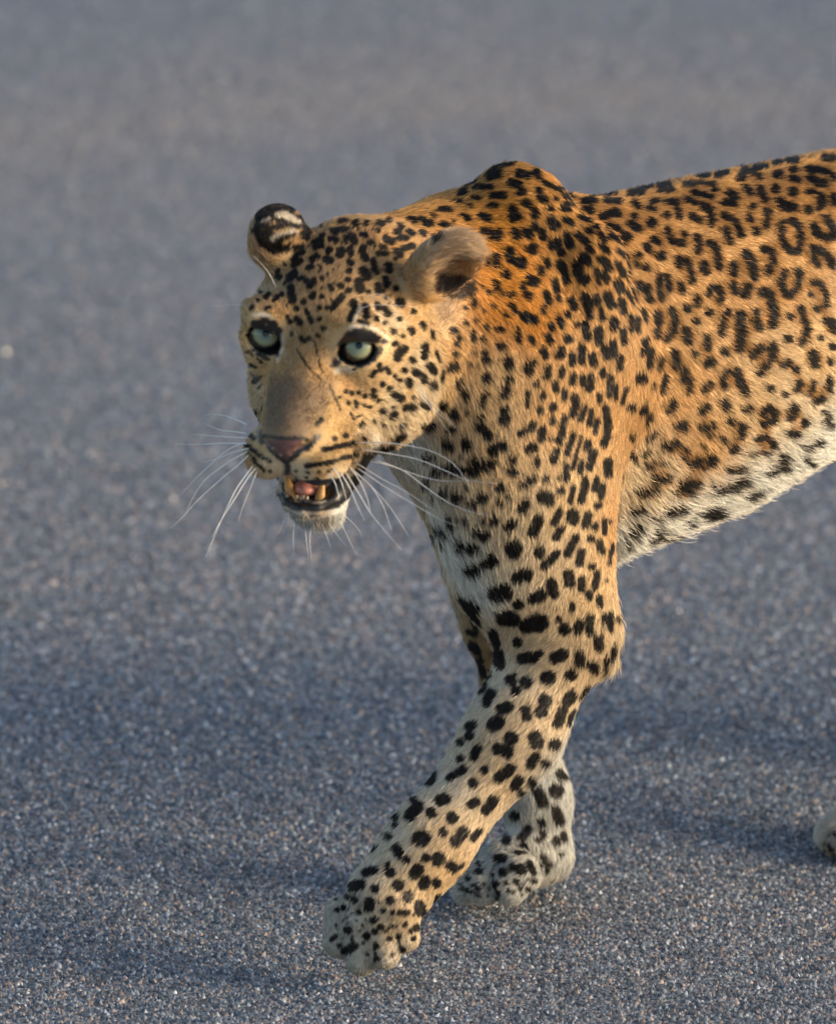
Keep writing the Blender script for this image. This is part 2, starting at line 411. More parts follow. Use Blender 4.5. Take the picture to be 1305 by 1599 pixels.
# ------------------------------------------------------------------ coat: where the markings sit, plus shade of skin folds and wrinkles drawn as dark strokes (photo pixels, painted onto the body's surface)
MARKS = """
@380,310
18 370 225 405 215|16 385 255 400 245|14 320 310 370 300|16 440 275 490 268|18 450 310 490 300|14 490 235 500 232|20 560 210 640 195|14 600 150 640 140|16 540 255 580 265|20 700 155 690 165|18 765 160 765 165|22 680 235 690 270|18 640 250|18 760 230 740 225|20 800 275 790 280|14 840 200|20 865 160 850 155|18 905 140|16 975 175 985 180|18 1040 130 1070 145|22 1130 145 1165 160|14 1100 125|18 1250 160 1270 170|20 1115 215 1130 225|22 1205 240 1225 235|16 950 210 975 212|16 1030 205 1060 220|22 890 250 930 270|18 975 245 1020 250|18 995 315 1060 300|14 860 300 890 310|16 840 345 900 350|24 955 335 975 350|12 945 380|16 330 350 375 335|16 310 375 325 370|20 320 415 355 395|22 290 500 320 470|20 430 385 460 365|22 520 385|16 405 440 425 425|14 345 505 370 500|18 395 520|18 415 545 430 540 440 515|16 490 500|18 545 390|20 600 330 620 330 600 360|16 540 320 530 335|20 670 320 670 345|22 665 400|18 660 455|18 650 510|18 655 575|22 740 340 760 375|20 745 310|26 750 455 770 490|30 720 530 725 565|20 810 390 830 460|22 905 420 912 450|22 885 510 890 540|20 835 550 840 580|12 870 580|14 780 585|18 605 548|14 540 545 555 575|16 440 600 425 620|14 490 620|18 620 610 570 670|18 375 650|22 300 560 305 640|14 240 600|18 215 450|20 220 495|12 160 600 140 620|12 215 615 190 640|16 330 690|12 275 740|16 290 770|16 335 755|18 355 780|12 395 700 400 720|14 475 685|16 525 685|16 555 690|14 475 755|14 425 770 415 745|16 500 810|14 300 845|12 360 870|16 380 890|14 410 875|12 465 860|22 685 650 690 680|14 660 760 680 710|18 760 670 765 740|16 835 660 845 690|18 885 690 905 725|26 970 650 985 655|18 950 560|18 830 750|12 780 780 720 770|12 885 780|16 970 755|20 1040 820 1050 835|18 935 830|16 1060 705|14 1110 780 1125 810|12 1175 830 1180 870|14 940 910 955 905|12 990 860|24 960 990 975 960 1000 940|18 1130 920 1125 990|10 1200 960 1215 1015|20 1050 1010|20 1160 1045 1180 1080|16 1000 1070|22 1065 1080 1080 1090|12 1240 1085 1230 1140|18 1125 1110 1130 1145|22 1035 1145 1040 1165|20 1175 1175 1185 1165|14 895 1060 905 1085|12 945 1110|12 975 1135|16 850 1040 855 1070|12 820 1080 800 1110|14 865 1165 870 1155|16 910 1185|18 815 1200 815 1230|20 940 1225 990 1250|12 1060 1245|18 870 1325|20 1010 1310 1060 1305|22 930 1360 945 1350|12 840 1260 850 1258|14 700 1275 710 1300|12 655 1275|12 640 1205|14 675 1215|12 715 1210|14 755 1230|12 785 1300|12 755 1290|10 600 1245|8 670 1340 690 1380|8 700 1370 740 1355|14 745 1410 730 1425|10 815 1395|12 880 1420|14 985 1430 1000 1420|20 950 1510 990 1480|18 870 1570 920 1560|16 1120 1420|26 1170 1440 1190 1430|20 1120 1290 1140 1295|24 1230 1290 1245 1300|12 935 1305|12 755 1505|16 635 1485|14 570 1500|8 690 1070 760 1040 830 1005|12 860 890 880 890|13 500 1570 550 1560 600 1550 690 1530|6 330 940 360 985 420 1070 490 1135|5 440 890 470 1000 490 1085|6 540 1160 570 1240 605 1320|12 460 1410 490 1380|10 45 690 60 675|10 25 860|10 50 1040|8 60 1090 90 1130|10 70 1140|8 110 1110|8 70 950 20 960|12 90 970 150 1000|8 110 1340|14 35 1470 60 1500|10 40 1410|12 110 590|12 90 640|10 140 690 170 680
@660,240
14 440 95 500 70 560 60|26 420 140 470 130|24 600 125 650 140|12 270 200 340 155|18 340 205 420 212|22 550 185 600 195|20 600 245 630 238|20 440 262 510 262|20 700 115 720 145|14 750 180 790 200|16 720 225 740 235|20 735 280 760 290|14 820 215 860 230|16 830 285|18 890 265 930 275|14 880 320 930 320|16 795 345|14 870 345 910 355|16 420 325 460 322|22 640 310 660 315|22 555 345 600 400|20 545 395 570 410|26 700 370 700 385|14 230 245 270 240|12 210 295 250 300|14 310 275 350 280|14 300 330|16 110 350 170 352|16 260 390 290 410|20 370 390 420 410|12 60 380 70 395|16 20 435|16 120 440 150 450|12 190 430|30 805 425 825 450|18 890 410 930 440|24 695 450 700 460|24 740 490 750 520|22 575 490 590 525|24 645 490 665 510|18 425 480 430 520|22 480 490 475 530|20 380 490|22 900 515 920 580|20 970 510 1020 550|18 1030 590 1050 610|28 810 570 840 560|20 660 600 690 610|18 700 585|24 865 620|26 540 610 545 660|34 610 685|22 460 645 460 690|16 400 665 405 695|18 770 670 775 700|18 730 720 740 750|30 1000 650 1020 670|22 1110 660 1150 690 1160 720|20 1130 755 1150 790|24 860 695 880 730|20 895 770 900 800|26 965 700 970 740|34 1000 785|26 520 755|28 670 790 700 805|12 370 835|18 460 810 465 845|12 490 880|16 415 870|20 825 800 835 850|16 845 900 850 920|16 620 820 630 850|24 660 895|22 550 885|20 770 880 790 930|22 930 920 945 960|26 1010 900 1030 960|20 1035 1000 1040 1020|22 1080 900 1095 930|16 1110 980 1120 1040|24 1150 890 1180 950|22 1215 810 1235 860|20 1240 930 1250 990|20 1285 870 1295 890|14 1085 730 1100 810|18 1215 690 1250 760|14 1220 610 1270 650|12 1285 700 1290 750|16 1175 515 1250 560|18 1120 575 1150 610|16 1100 500 1140 540|14 980 400 1040 420|14 1070 455 1090 460|16 1030 475 1050 490|20 1160 460 1220 470|22 1260 510 1280 530|20 1000 300 1060 295|22 1010 355 1050 355|16 1140 295 1200 300 1230 300|14 1150 255 1200 250|22 1120 395 1160 385|20 1180 370 1220 380|12 1290 245|18 1290 440|16 320 920 325 950|14 265 965|12 380 985|14 435 960 450 960|14 560 950 575 990|16 515 1015|16 755 960 755 990|26 635 1015 650 1030|28 690 1040|18 850 1040 870 1080|22 905 1010|18 800 1070 810 1100|16 960 1070|22 1010 1070 1025 1150|26 1095 1110 1100 1170|24 1190 1045 1195 1090|18 1250 1110 1255 1180|12 400 1070 405 1100|16 335 1045|14 270 1065|22 195 1105|16 465 1100 495 1100|16 590 1105 600 1170|16 670 1150 685 1180|18 780 1145 795 1180|26 905 1160|14 375 1165|18 315 1130 320 1170|16 225 1155 210 1200|18 205 1260|22 490 1205|20 750 1230 765 1270|24 860 1230 865 1255|16 835 1265|20 990 1210 990 1300|18 935 1260 930 1310|24 1055 1270 1065 1310|22 1185 1190 1190 1260|22 1135 1225 1150 1270|18 1235 1280 1225 1340|12 315 1250|12 295 1320|20 380 1250|24 395 1300|26 535 1300 540 1325|20 685 1310|24 655 1340 660 1370|18 780 1345 770 1400|18 870 1350 865 1385|24 180 1340 200 1335|14 155 1355|18 1120 1360 1120 1385|24 395 1390 398 1415|16 235 1420 225 1460|22 540 1410|24 525 1470 510 1510|18 705 1440|18 825 1440 830 1470|18 940 1390 930 1430|16 995 1400 1000 1440|18 1045 1390 1045 1430|22 1040 1470|18 1170 1400 1165 1510|20 265 1500 272 1540|18 395 1510 375 1570|14 655 1500 650 1580|18 750 1510 745 1525|18 880 1490 880 1530|22 945 1530 955 1570|14 1100 1510 1100 1550|12 1205 1450 1200 1530|12 1270 1470 1240 1560|24 810 1590|20 310 800 305 870
@979,230
16 15 290 100 285|12 75 255 150 248|16 200 240 260 238|16 205 275 280 270|20 45 350 65 370|16 150 345 190 340|16 135 385 170 390|18 250 345 300 345 320 390 325 440|20 245 430|18 370 330 420 350|22 470 370 520 400 525 480|20 405 430 450 460|16 360 235 420 235|14 450 225 540 235|18 545 270|16 420 285 520 315|16 450 180 500 175|22 570 180 610 160|22 710 195 715 185|16 730 145 790 160 830 195|24 640 290 670 320|18 600 345 670 360|20 740 260 770 295|24 830 265 850 310 860 330|14 800 130 870 125|14 920 95 960 100|22 1010 85 1050 85|24 930 180 950 175|18 1030 145 1050 145|20 1030 200 1060 205|18 1130 140 1200 150 1270 170 1290 200|22 1140 190 1180 225 1240 230|20 1230 70 1290 75|24 920 260 930 270|26 1030 280 1040 290|26 950 340 980 375 1040 380|18 1130 285 1160 280|24 1200 310 1225 345 1200 375|24 1130 395|24 1290 310 1300 350|18 770 375 790 375|18 760 430 770 460|20 800 520 810 540|18 860 400 890 410|18 875 440 865 500|20 40 435|24 40 495 70 510|26 145 470 155 480|16 15 565|20 250 515 270 580 290 595|24 340 600|18 355 545|20 600 430 650 450 690 490 710 550|22 615 515 640 590|22 125 615 130 640|18 160 575 200 600|28 210 680|20 65 680|16 55 735|22 115 755|20 440 560 450 620 440 650|20 510 600 550 620 570 680 570 750|22 475 730 490 780|20 970 470 960 560 980 620 1030 655 1070 650|20 1020 460 1070 490 1085 560 1075 640|24 1240 445 1280 490 1290 560|22 1160 490 1180 540 1240 570|20 320 700 325 740|18 370 710 395 770 405 840|20 335 860 340 900|22 665 730 665 790|22 660 860 670 900|26 745 670 775 720 790 810|26 750 880 735 920|20 850 640 900 650 910 720|22 880 780 890 760|22 1160 640 1165 700 1185 730|22 1200 640 1250 680 1280 740|10 5 720 15 800|18 200 810 200 880 215 950|16 250 810 262 900|20 980 780 960 850 980 910 1020 930 1060 880 1080 790|24 1065 780|18 510 920 530 880 570 880 590 930 575 970|22 510 1035|18 70 850 75 900|20 120 870 140 960|18 20 900 40 970|20 435 945 435 985|18 1150 850 1200 850 1240 920 1240 990|18 1145 920|22 1185 1010|22 375 1015|24 840 910 880 910 905 980 920 1060 910 1110|20 805 1030 810 1120|24 820 1130|24 190 1050 195 1090|18 185 1140 185 1180|20 275 1020 295 1060 290 1150|20 245 1200 270 1175|18 95 1030 110 1080|18 630 1030 595 1080 590 1170|26 705 1050 715 1180 700 1260|24 610 1280|18 1080 1000 1100 1080 1125 1140 1090 1230|20 1020 1060|22 1005 1200|20 430 1090|24 365 1150 380 1210|14 20 1060 25 1150|12 60 1070 65 1150|20 495 1190 500 1260|22 1240 1085 1290 1100 1290 1140|18 110 1200 95 1290|18 1205 1190|20 425 1295|26 500 1360 520 1340|26 830 1260 790 1300|24 910 1240 900 1320|22 870 1360 830 1410|18 145 1270 135 1370|26 295 1300 305 1370|16 215 1330 195 1390|22 985 1360 1000 1350|24 1050 1390|28 1160 1300 1170 1350|20 1280 1250|20 1265 1340|32 85 1450|20 365 1400 350 1460|18 620 1400 600 1440 600 1500|24 680 1400 710 1480 740 1530|22 890 1510|18 985 1550|22 1075 1470 1060 1510|16 240 1440 220 1540|14 160 1500|20 510 1490 480 1530|18 1160 1480 1140 1540|18 1265 1450 1260 1520|14 400 1460 380 1540
@979,560
24 20 310|22 260 330 285 290|20 455 335 505 300|24 610 280 620 310|22 90 340 100 310|16 140 350 120 420|20 745 320 765 310|20 840 340 880 310 920 330 910 390 850 410|24 1050 310 1020 360|24 1110 405|20 1010 470 1070 475|18 1240 340|20 1250 380 1265 410|18 1180 270 1220 250|20 310 430 350 410|20 360 450|20 460 440 530 420|16 510 480|20 645 395|26 715 430 710 480|18 605 510|26 670 565|18 25 495|18 130 510 175 480|22 230 560 310 540|18 820 510 870 490|26 910 540|20 860 590|18 785 595|16 1110 560 1160 530|20 1200 525|14 1110 620 1150 660|16 470 550|16 370 570 350 620|26 400 660 440 650|32 520 640|14 480 690|12 20 600 50 650|12 130 590 100 620|14 110 690 170 660 230 655|18 640 700 720 690|22 960 630 990 620|20 880 720 940 680|16 990 680|24 180 770 250 740|20 80 850 180 830|24 345 800 440 780|26 380 830|14 310 840|20 560 820 600 810|24 660 800 740 760|18 760 860 830 830|18 40 970 100 940|22 260 970 340 940|16 190 1010|30 480 970 570 950|18 390 1020|20 40 1110 80 1060|18 10 1170|16 150 1130 230 1070|10 230 1130 330 1090
@660,600
24 510 160|30 510 225|24 195 190 215 220|12 285 185|20 365 210|22 110 130|12 15 130|26 60 270|16 20 265|28 365 275|30 410 320|18 170 300 200 290|20 610 310 640 295|18 685 250 685 280|18 735 160 735 180|22 815 145|18 810 220 810 240|20 745 280 740 345|12 800 345|20 880 220 870 280 850 360|20 835 420 815 480|22 940 160 930 190|16 1010 150 990 190 985 230|14 1050 170 1035 260|16 1085 230 1075 300|20 1140 150 1150 250 1150 340|24 1130 370|16 935 320 900 440|10 985 330 960 430 935 530|20 1030 370 1025 400|22 1060 430 1035 520|26 150 380 160 410|20 180 405|26 275 370 278 400|12 240 460|30 440 420 490 390|14 20 480 80 475|30 160 540 260 550 340 540|22 330 490|28 380 520 430 500|24 85 560|22 30 630|24 665 410 690 400|18 715 480 710 510|18 565 470 555 490|22 545 550 580 560|18 610 640 650 620 690 590|18 770 585 765 605|26 480 650|24 360 720 390 705|14 270 660|16 200 700 210 740|14 235 710|18 290 750 320 760|18 530 710|20 475 745|28 620 780 640 750|34 745 710 780 710|24 790 740|18 895 510 890 600|22 860 670|12 845 590|14 985 490 980 560|14 940 650 915 740|20 1010 600 1000 680 985 730|20 1080 600 1070 660|20 1120 640 1110 700|22 1090 760|24 1150 490 1155 560|24 130 690|10 60 720|20 850 800 820 860|34 930 820 935 840|20 1030 820 1015 880|20 1070 890|20 1045 970|12 1130 850 1130 930|10 1165 860|26 445 855|14 375 850|30 530 890 550 880|28 720 850 680 930|20 860 910 830 960|14 170 830 185 900|14 220 850|14 265 850 275 880|22 335 930|30 390 950|14 70 890 150 945|10 40 930 130 1010|20 235 990 240 1040|30 300 1025 320 1030|36 550 1020 560 1060|26 590 1020|28 725 1040 725 1060|24 830 1060 760 1140|22 950 960 900 1060|22 985 1050 975 1120|18 1100 990 1115 1050|10 1180 1000 1160 1120|20 1050 1140|20 990 1220 985 1280|18 1085 1190 1070 1270|20 1030 1310 1035 1330|36 430 1110|26 390 1130|34 300 1165 330 1170|34 590 1210 640 1195|28 905 1190 915 1250|26 800 1240 820 1310|44 460 1310 510 1300|30 690 1340 740 1320|28 590 1375 600 1375|18 1100 1340 1105 1380|16 930 1380 930 1410|40 510 1460 560 1470|46 700 1490 730 1490|40 650 1510|30 280 1380 330 1410|20 240 1340|18 850 1470|30 880 1530|26 960 1540 980 1500|22 1040 1460 1035 1550|16 1135 1450 1130 1500|14 1170 1440 1165 1530|10 1145 1230|16 1215 1470|24 320 1560
@680,930
22 1010 270 1015 330|24 510 290|28 540 395 610 385|18 650 360|30 745 390 790 370|26 895 380 895 430|30 840 500|28 975 440 980 460|16 1105 340 1100 390|10 1060 400 1050 480|36 700 515|30 470 530|30 560 545|24 500 595|22 350 610 320 670|28 410 710 450 700|24 560 720 570 760|34 680 660|30 655 730|28 845 630 820 660|26 790 720 760 800|22 950 590 920 650|18 860 740 840 800|34 360 810 390 795|22 210 820 230 810|22 210 880|18 155 920|34 470 890|30 390 960|36 440 970|36 620 890 630 920|24 730 940 750 930|22 260 960 240 1010|18 150 1020|20 170 1090 90 1140|22 305 1090|26 235 1170|26 470 1080 390 1140|24 620 1010 590 1060|22 520 1150 490 1190|22 680 1050|22 250 1290 220 1310|24 360 1280 310 1340|28 30 1280 60 1270|20 280 410|26 315 500|16 290 600|28 390 370 400 430|22 770 1120 790 1140|36 750 1225|26 600 1170 640 1240 670 1300|22 530 1230|26 495 1380|30 770 1410|20 660 1420|24 575 1470 540 1510|24 440 1530|16 645 1530|24 750 1540|14 400 1490|30 100 1390|24 45 1480|28 170 1480 120 1540|18 265 1480 230 1520
@490,1150
34 730 240 720 270|16 620 400|28 650 440 600 500|18 510 505|26 730 480|14 500 555|12 415 600|18 465 630|40 660 640 680 640|24 520 700 530 730|18 310 740 370 695|20 575 770|28 650 830 630 860|22 695 760|36 775 765|28 855 810|14 460 800|26 475 850|20 320 855 380 835|28 250 940 290 925|20 380 950|28 525 930|26 695 900 685 930|24 760 915|10 180 955|16 205 1000|20 255 1020|24 350 1030 345 1070|20 475 1025|28 585 1005|28 660 1060 665 1090|20 780 1010 770 1040|14 280 1100|12 185 1070|12 145 1085|12 430 1090|12 490 1100|14 540 1105 580 1105|18 370 1150|16 420 1190|20 215 1210|20 330 1250|16 380 1220|12 500 1185|12 570 1175|18 635 1195|12 600 1220|12 470 1265|14 530 1250|14 620 1265|12 555 1330|12 400 1390|14 390 1310|14 160 1305|18 190 1345 260 1310|10 110 1270 140 1250
@690,1150
20 345 765 380 765|28 490 830|18 440 820|22 380 850|16 540 790 570 850|14 570 905|14 460 905|12 345 920|14 535 955|12 610 965|18 630 760 645 840|12 675 800|20 480 715|14 215 850|12 160 890|12 400 915|10 410 965|12 740 740
"""
BLACK, WHITE, NOSE, BARE, EAR_SHADE = [], [], [], [], []
_o = (0, 0)
GROW = lambda r: 0.2 if r < 2.1 else 0.55 + 0.24 * r            # hair lets the light coat show over a spot's rim: spots start a little larger
for ln in MARKS.strip().split('\n'):
    if ln[0] == '@':
        _o = [float(q) for q in ln[1:].split(',')]
        continue
    for mk in ln.split('|'):
        q = [float(w) for w in mk.split()]
        BLACK.append((q[0] / 4.003 + GROW(q[0] / 4.003) * (0.8 if _o[0] == 380 else 1.0) + (0.6 if _o[1] > 900 else 0), [(_o[0] + q[j] / 4.003, _o[1] + q[j + 1] / 4.003) for j in range(1, len(q), 2)]))
# fine flecks between the bigger spots of brow and crown
_fr = random.Random(5)
for _ in range(130):
    _x, _y = _fr.uniform(440, 610), _fr.uniform(350, 480)
    if _y > 352 + (_x - 440) * -0.03 and min(math.hypot(_x - q[0], _y - q[1]) - r for r, pts in BLACK for q in pts) > 2.6:
        BLACK.append((_fr.uniform(1.3, 2.6), [(_x, _y), (_x + _fr.uniform(-3, 3), _y - _fr.uniform(0, 5))]))
BLACK += [(2.2, [(392, 568), (400, 574)]), (2, [(394, 582), (403, 588)]), (2.2, [(398, 598), (406, 592)]), (2, [(404, 606), (410, 600)]), (1.8, [(402, 560), (410, 566)]), (2, [(389, 548), (394, 556)]), (2, [(400, 640), (402, 646)])]
for (_a, _b, _c, _d, _n) in ((525, 1400, 655, 1495, 70), (712, 1352, 868, 1402, 60), (1280, 1300, 1304, 1356, 12)):
    for _ in range(_n):
        _x, _y = _fr.uniform(_a, _c), _fr.uniform(_b, _d)
        if min(math.hypot(_x - q[0], _y - q[1]) - r for r, pts in BLACK for q in pts) > 3.0:
            BLACK.append((_fr.uniform(1.2, 2.8), [(_x, _y), (_x + _fr.uniform(-4, 4), _y + _fr.uniform(-2, 5))]))
BLACK += [(8, [(733, 952), (745, 975)]), (7, [(738, 1008), (748, 1018)]), (8, [(770, 988), (776, 1006)]), (6, [(752, 1045), (754, 1052)]), (5, [(757, 1068), (759, 1074)]), (5, [(732, 985), (735, 990)]),
          (8, [(868, 1265), (870, 1275)]), (6, [(845, 1300), (847, 1306)]), (6, [(878, 1305), (880, 1312)]), (6, [(815, 1320), (820, 1328)])]
# far ear, black behind with a pale patch
EARBACK = [(13, [(412, 338), (430, 330), (448, 330)]), (12, [(408, 352), (416, 368), (430, 380)]), (10, [(440, 345), (466, 346)])]
BLACK += EARBACK + [(6, [(432, 374), (456, 364)]), (6, [(436, 391), (450, 388)]), (5, [(400, 362), (410, 382), (428, 393)])]
WHITE += [(5, [(433, 336), (443, 334), (455, 340), (466, 348)]), (2.5, [(410, 346), (420, 342)]), (3, [(424, 374), (436, 367), (462, 360)])]
BLACK2 = [(4.5, [(397, 360), (424, 356), (446, 351), (478, 355)]), (3, [(405, 332), (425, 321), (448, 321)])]
# corner of the mouth
BLACK += [(11, [(548, 768), (562, 742), (574, 716)]), (8, [(585, 705), (592, 702)])]
# shade-coloured hair between the toes
BLACK += [(2.5, [(551, 1462), (548, 1490)]), (2.5, [(586, 1472), (586, 1502)]), (2.5, [(620, 1462), (626, 1485)]), (3, [(722, 1385), (745, 1398)]), (3.5, [(708, 1362), (722, 1350)]), (3, [(770, 1378), (778, 1398)]), (3, [(745, 1345), (752, 1365)]), (3, [(742, 1385), (748, 1393)]), (3, [(806, 1375), (812, 1390)])]
# near hind paw
BLACK += [(3, [(1303, 1300), (1305, 1306)]), (3, [(1293, 1318), (1296, 1324)]), (3, [(1302, 1334), (1304, 1340)]), (2.5, [(1288, 1346), (1292, 1350)])]
# muzzle stripes
BLACK += [(4.0, [(478, 728), (510, 723), (535, 716), (556, 710)]), (2.2, [(462, 736), (464, 736)]), (2.2, [(478, 738), (482, 738)]), (2.2, [(495, 738), (500, 737)]), (2.2, [(512, 736), (517, 734)]),
          (2, [(492, 746), (496, 746)]), (2, [(478, 746), (480, 746)]), (3.6, [(385, 694), (404, 710), (421, 720)]), (3, [(395, 718), (413, 735)]), (2, [(388, 708), (398, 716)]), (2, [(420, 735), (424, 738)])]
WHITE += [(3.5, [(524, 580), (536, 576), (552, 579)]), (2.5, [(548, 510), (566, 507), (585, 513), (604, 526)]), (2.5, [(440, 520), (441, 545), (433, 564)]), (2.5, [(396, 492), (410, 490), (425, 496)]),
          (2.5, [(391, 515), (395, 540), (407, 555)]), (6, [(583, 694), (588, 682)]), (3, [(556, 470), (560, 485), (552, 500)]), (5, [(652, 606), (660, 614)])]
# skin without fur: eyelids, lips, nose
BARE += [(5.5, [(538, 534), (548, 528), (558, 526), (572, 526), (584, 532)]), (5, [(400, 516), (411, 510), (426, 514)]), (15, [(556, 542), (566, 541)]), (12, [(413, 525), (418, 528)]), (6, [(533, 540), (541, 525), (556, 517), (576, 519), (590, 530)]), (8, [(532, 553), (545, 563), (562, 567), (580, 559), (591, 546)]), (7, [(534, 555), (526, 565)]), (5, [(526, 565), (519, 571)]), (5, [(590, 530), (601, 534)]),
         (7, [(398, 506), (397, 525), (403, 541), (416, 548), (428, 548), (434, 538), (434, 515)]), (5, [(398, 505), (412, 500), (428, 505), (434, 515)]), (4, [(430, 548), (434, 554)]),
         (7, [(439, 776), (446, 784), (462, 790), (500, 793), (528, 785), (545, 768)]), (14, [(462, 768), (536, 768)]), (10, [(450, 762), (540, 755)]),
         (4.6, [(472, 703), (481, 699), (490, 690), (497, 681)]), (5, [(455, 717), (466, 706), (474, 698)]), (5.5, [(448, 712), (449, 738)]), (5, [(404, 675), (409, 690)]), (3.5, [(420, 700), (435, 714), (446, 722)]),
         (3.6, [(410, 681), (440, 684), (472, 683), (480, 688)])]
NOSE += [(5.5, [(420, 692), (440, 694), (466, 692)]), (6, [(434, 702), (446, 706), (456, 701)]), (4, [(447, 714), (447, 716)])]
EAR_SHADE += [(11, [(694, 436), (718, 438), (730, 446)]), (10, [(682, 447), (700, 447), (716, 450), (728, 456)]), (7, [(704, 458), (722, 462)])]  # shade inside the near ear, painted dark into the hair

W_, H_ = 1305, 1599
def raster(marks, init=200.0):
    D = np.full((H_ + 80, W_ + 80), init, np.float32)          # 40 px margin
    for r, pts in marks:
        if len(pts) == 1:
            pts = [pts[0], (pts[0][0] + 0.5, pts[0][1])]
        for (x0, y0), (x1, y1) in zip(pts[:-1], pts[1:]):
            m = r + 22
            ax, bx = int(max(min(x0, x1) - m + 40, 0)), int(min(max(x0, x1) + m + 40, W_ + 80))
            ay, by = int(max(min(y0, y1) - m + 40, 0)), int(min(max(y0, y1) + m + 40, H_ + 80))
            if ax >= bx or ay >= by:
                continue
            yy, xx = np.mgrid[ay:by, ax:bx]
            xx = xx - 40 - x0
            yy = yy - 40 - y0
            dx, dy = x1 - x0, y1 - y0
            t = np.clip((xx * dx + yy * dy) / (dx * dx + dy * dy + 1e-9), 0, 1)
            d = np.hypot(xx - t * dx, yy - t * dy) - r
            D[ay:by, ax:bx] = np.minimum(D[ay:by, ax:bx], d)
    return D

def look(D, uv):
    x = np.clip(uv[:, 0] + 40, 0, W_ + 78)
    y = np.clip(uv[:, 1] + 40, 0, H_ + 78)
    xi, yi = x.astype(int), y.astype(int)
    fx, fy = x - xi, y - yi
    return (D[yi, xi] * (1 - fx) + D[yi, xi + 1] * fx) * (1 - fy) + (D[yi + 1, xi] * (1 - fx) + D[yi + 1, xi + 1] * fx) * fy

def vnoise(uv, cell, seed):
    """smooth value noise in 2 or 3 dimensions, -1..1"""
    P = np.asarray(uv, float) / cell
    I = np.floor(P).astype(np.int64)
    f = P - I
    f = f * f * (3 - 2 * f)
    k = P.shape[1]
    out = np.zeros(len(P))
    mul = np.array([73856093, 19349663, 83492791])[:k]
    for c in range(2 ** k):
        o = np.array([(c >> j) & 1 for j in range(k)])
        h = ((I + o) * mul).sum(1) + seed * 2654435
        h = (h ^ (h >> 13)) * 1274126177 & 0x7fffffff
        h = (h ^ (h >> 16)) % 65536
        w = np.prod(np.where(o, f, 1 - f), axis=1)
        out += w * (h / 32768.0 - 1)
    return out

# ------------------------------------------------------------------ the animal's surface
V, F = build_surface()
N = grad(V)
V = V - N * sdf_chunks(V)[:, None]
N = grad(V)
VW = b2w(V)
NW = N @ np.stack([FW, NE, [0, 0, 1]])
UVP = proj(VW)
DEP = (VW - CAM) @ AX
FACE = (NW * (CAM - VW)).sum(1) / np.linalg.norm(CAM - VW, axis=1)

CELL = 5
zh, zw = H_ // CELL + 60, W_ // CELL + 60
zbuf = np.full((zh, zw), 99.0)
def cellof(uv):
    c = np.floor(uv / CELL).astype(int) + 20
    return np.clip(c[:, 1], 0, zh - 1), np.clip(c[:, 0], 0, zw - 1)
cy, cx = cellof(UVP)
np.minimum.at(zbuf, (cy, cx), np.where(FACE > -0.1, DEP, 99.0))
zb = zbuf.copy()
for dy in (-1, 0, 1):
    for dx in (-1, 0, 1):
        sh = np.roll(np.roll(zbuf, dy, 0), dx, 1)
        zb = np.where(zbuf > 50, np.minimum(zb, sh), zb)
INVIEW = (UVP[:, 0] > -30) & (UVP[:, 0] < W_ + 30) & (UVP[:, 1] > -30) & (UVP[:, 1] < H_ + 30)
VVIS = (FACE > 0.02) & (DEP < zb[cy, cx] + 0.02) & INVIEW
vis_idx = np.flatnonzero(VVIS)

def anchor(u, v):
    d = ((UVP[vis_idx] - (u, v)) ** 2).sum(1)
    return vis_idx[np.argmin(d)]

def visible(PW, FC):
    uv = proj(PW)
    c0, c1 = cellof(uv)
    dep = (PW - CAM) @ AX
    return (FC > 0.0) & (dep < zb[c0, c1] + 0.022) & (uv[:, 0] > -30) & (uv[:, 0] < W_ + 30) & (uv[:, 1] > -30) & (uv[:, 1] < H_ + 30), uv

def fold(P):
    """mirror a point to the animal's other side: in the head's own frame for the head, else across the body's midplane"""
    PW = b2w(P)
    h = w2h(PW)
    ish = (h[:, 1] > -0.115) & (np.linalg.norm(h - [0, -0.02, -0.04], axis=1) < 0.19)
    m = h.copy(); m[:, 0] *= -1
    a = w2b(h2w(m))
    b = P.copy(); b[:, 1] *= -1
    return np.where(ish[:, None], a, b)

DB, DB2, DW, DN, DBARE, DH = (raster(q) for q in (BLACK, BLACK2, WHITE, NOSE, BARE, EAR_SHADE))
# how closely markings crowd together: the hair inside a rosette is darker than between rosettes
_m = (DB < 0).astype(np.float32)
def blur(a, sg):
    r = int(sg * 2.5)
    k = np.exp(-0.5 * (np.arange(-r, r + 1) / sg) ** 2); k /= k.sum()
    for ax in (0, 1):
        a = sum(w * np.roll(a, j - r, ax) for j, w in enumerate(k))
    return a
CROWD = blur(_m, 9.0)

# flank markings for what the picture does not reach: rosettes strewn over the hind quarters and the far side
ros = []
for _ in range(9000):
    p = V[rng.integers(len(V))]
    if all(np.sum((p - q) ** 2) > (0.040 if p[2] > 0.40 else 0.030) ** 2 for q in ros):
        ros.append(p)
ros = np.array(ros)
def rosette(P):
    out = np.empty(len(P))
    for i in range(0, len(P), 20000):
        q = P[i:i + 20000]
        d2 = ((q[:, None, :] - ros[None]) ** 2).sum(2)
        d = np.sqrt(d2.min(1)) * PXM
        k = d2.argmin(1)
        v_ = q - ros[k]
        an = np.arctan2(v_[:, 2], v_[:, 0] + 0.3 * v_[:, 1])
        sz = 0.8 + 0.45 * ((k * 37) % 17) / 17.0
        gap = np.cos(3 * an + k * 1.7) * 3.2 + np.cos(2 * an + k) * 1.5
        out[i:i + 20000] = np.where(q[:, 2] > 0.40, np.abs(d - 20 * sz) - 7.0 + gap, d - 13 * sz - gap)
    return out

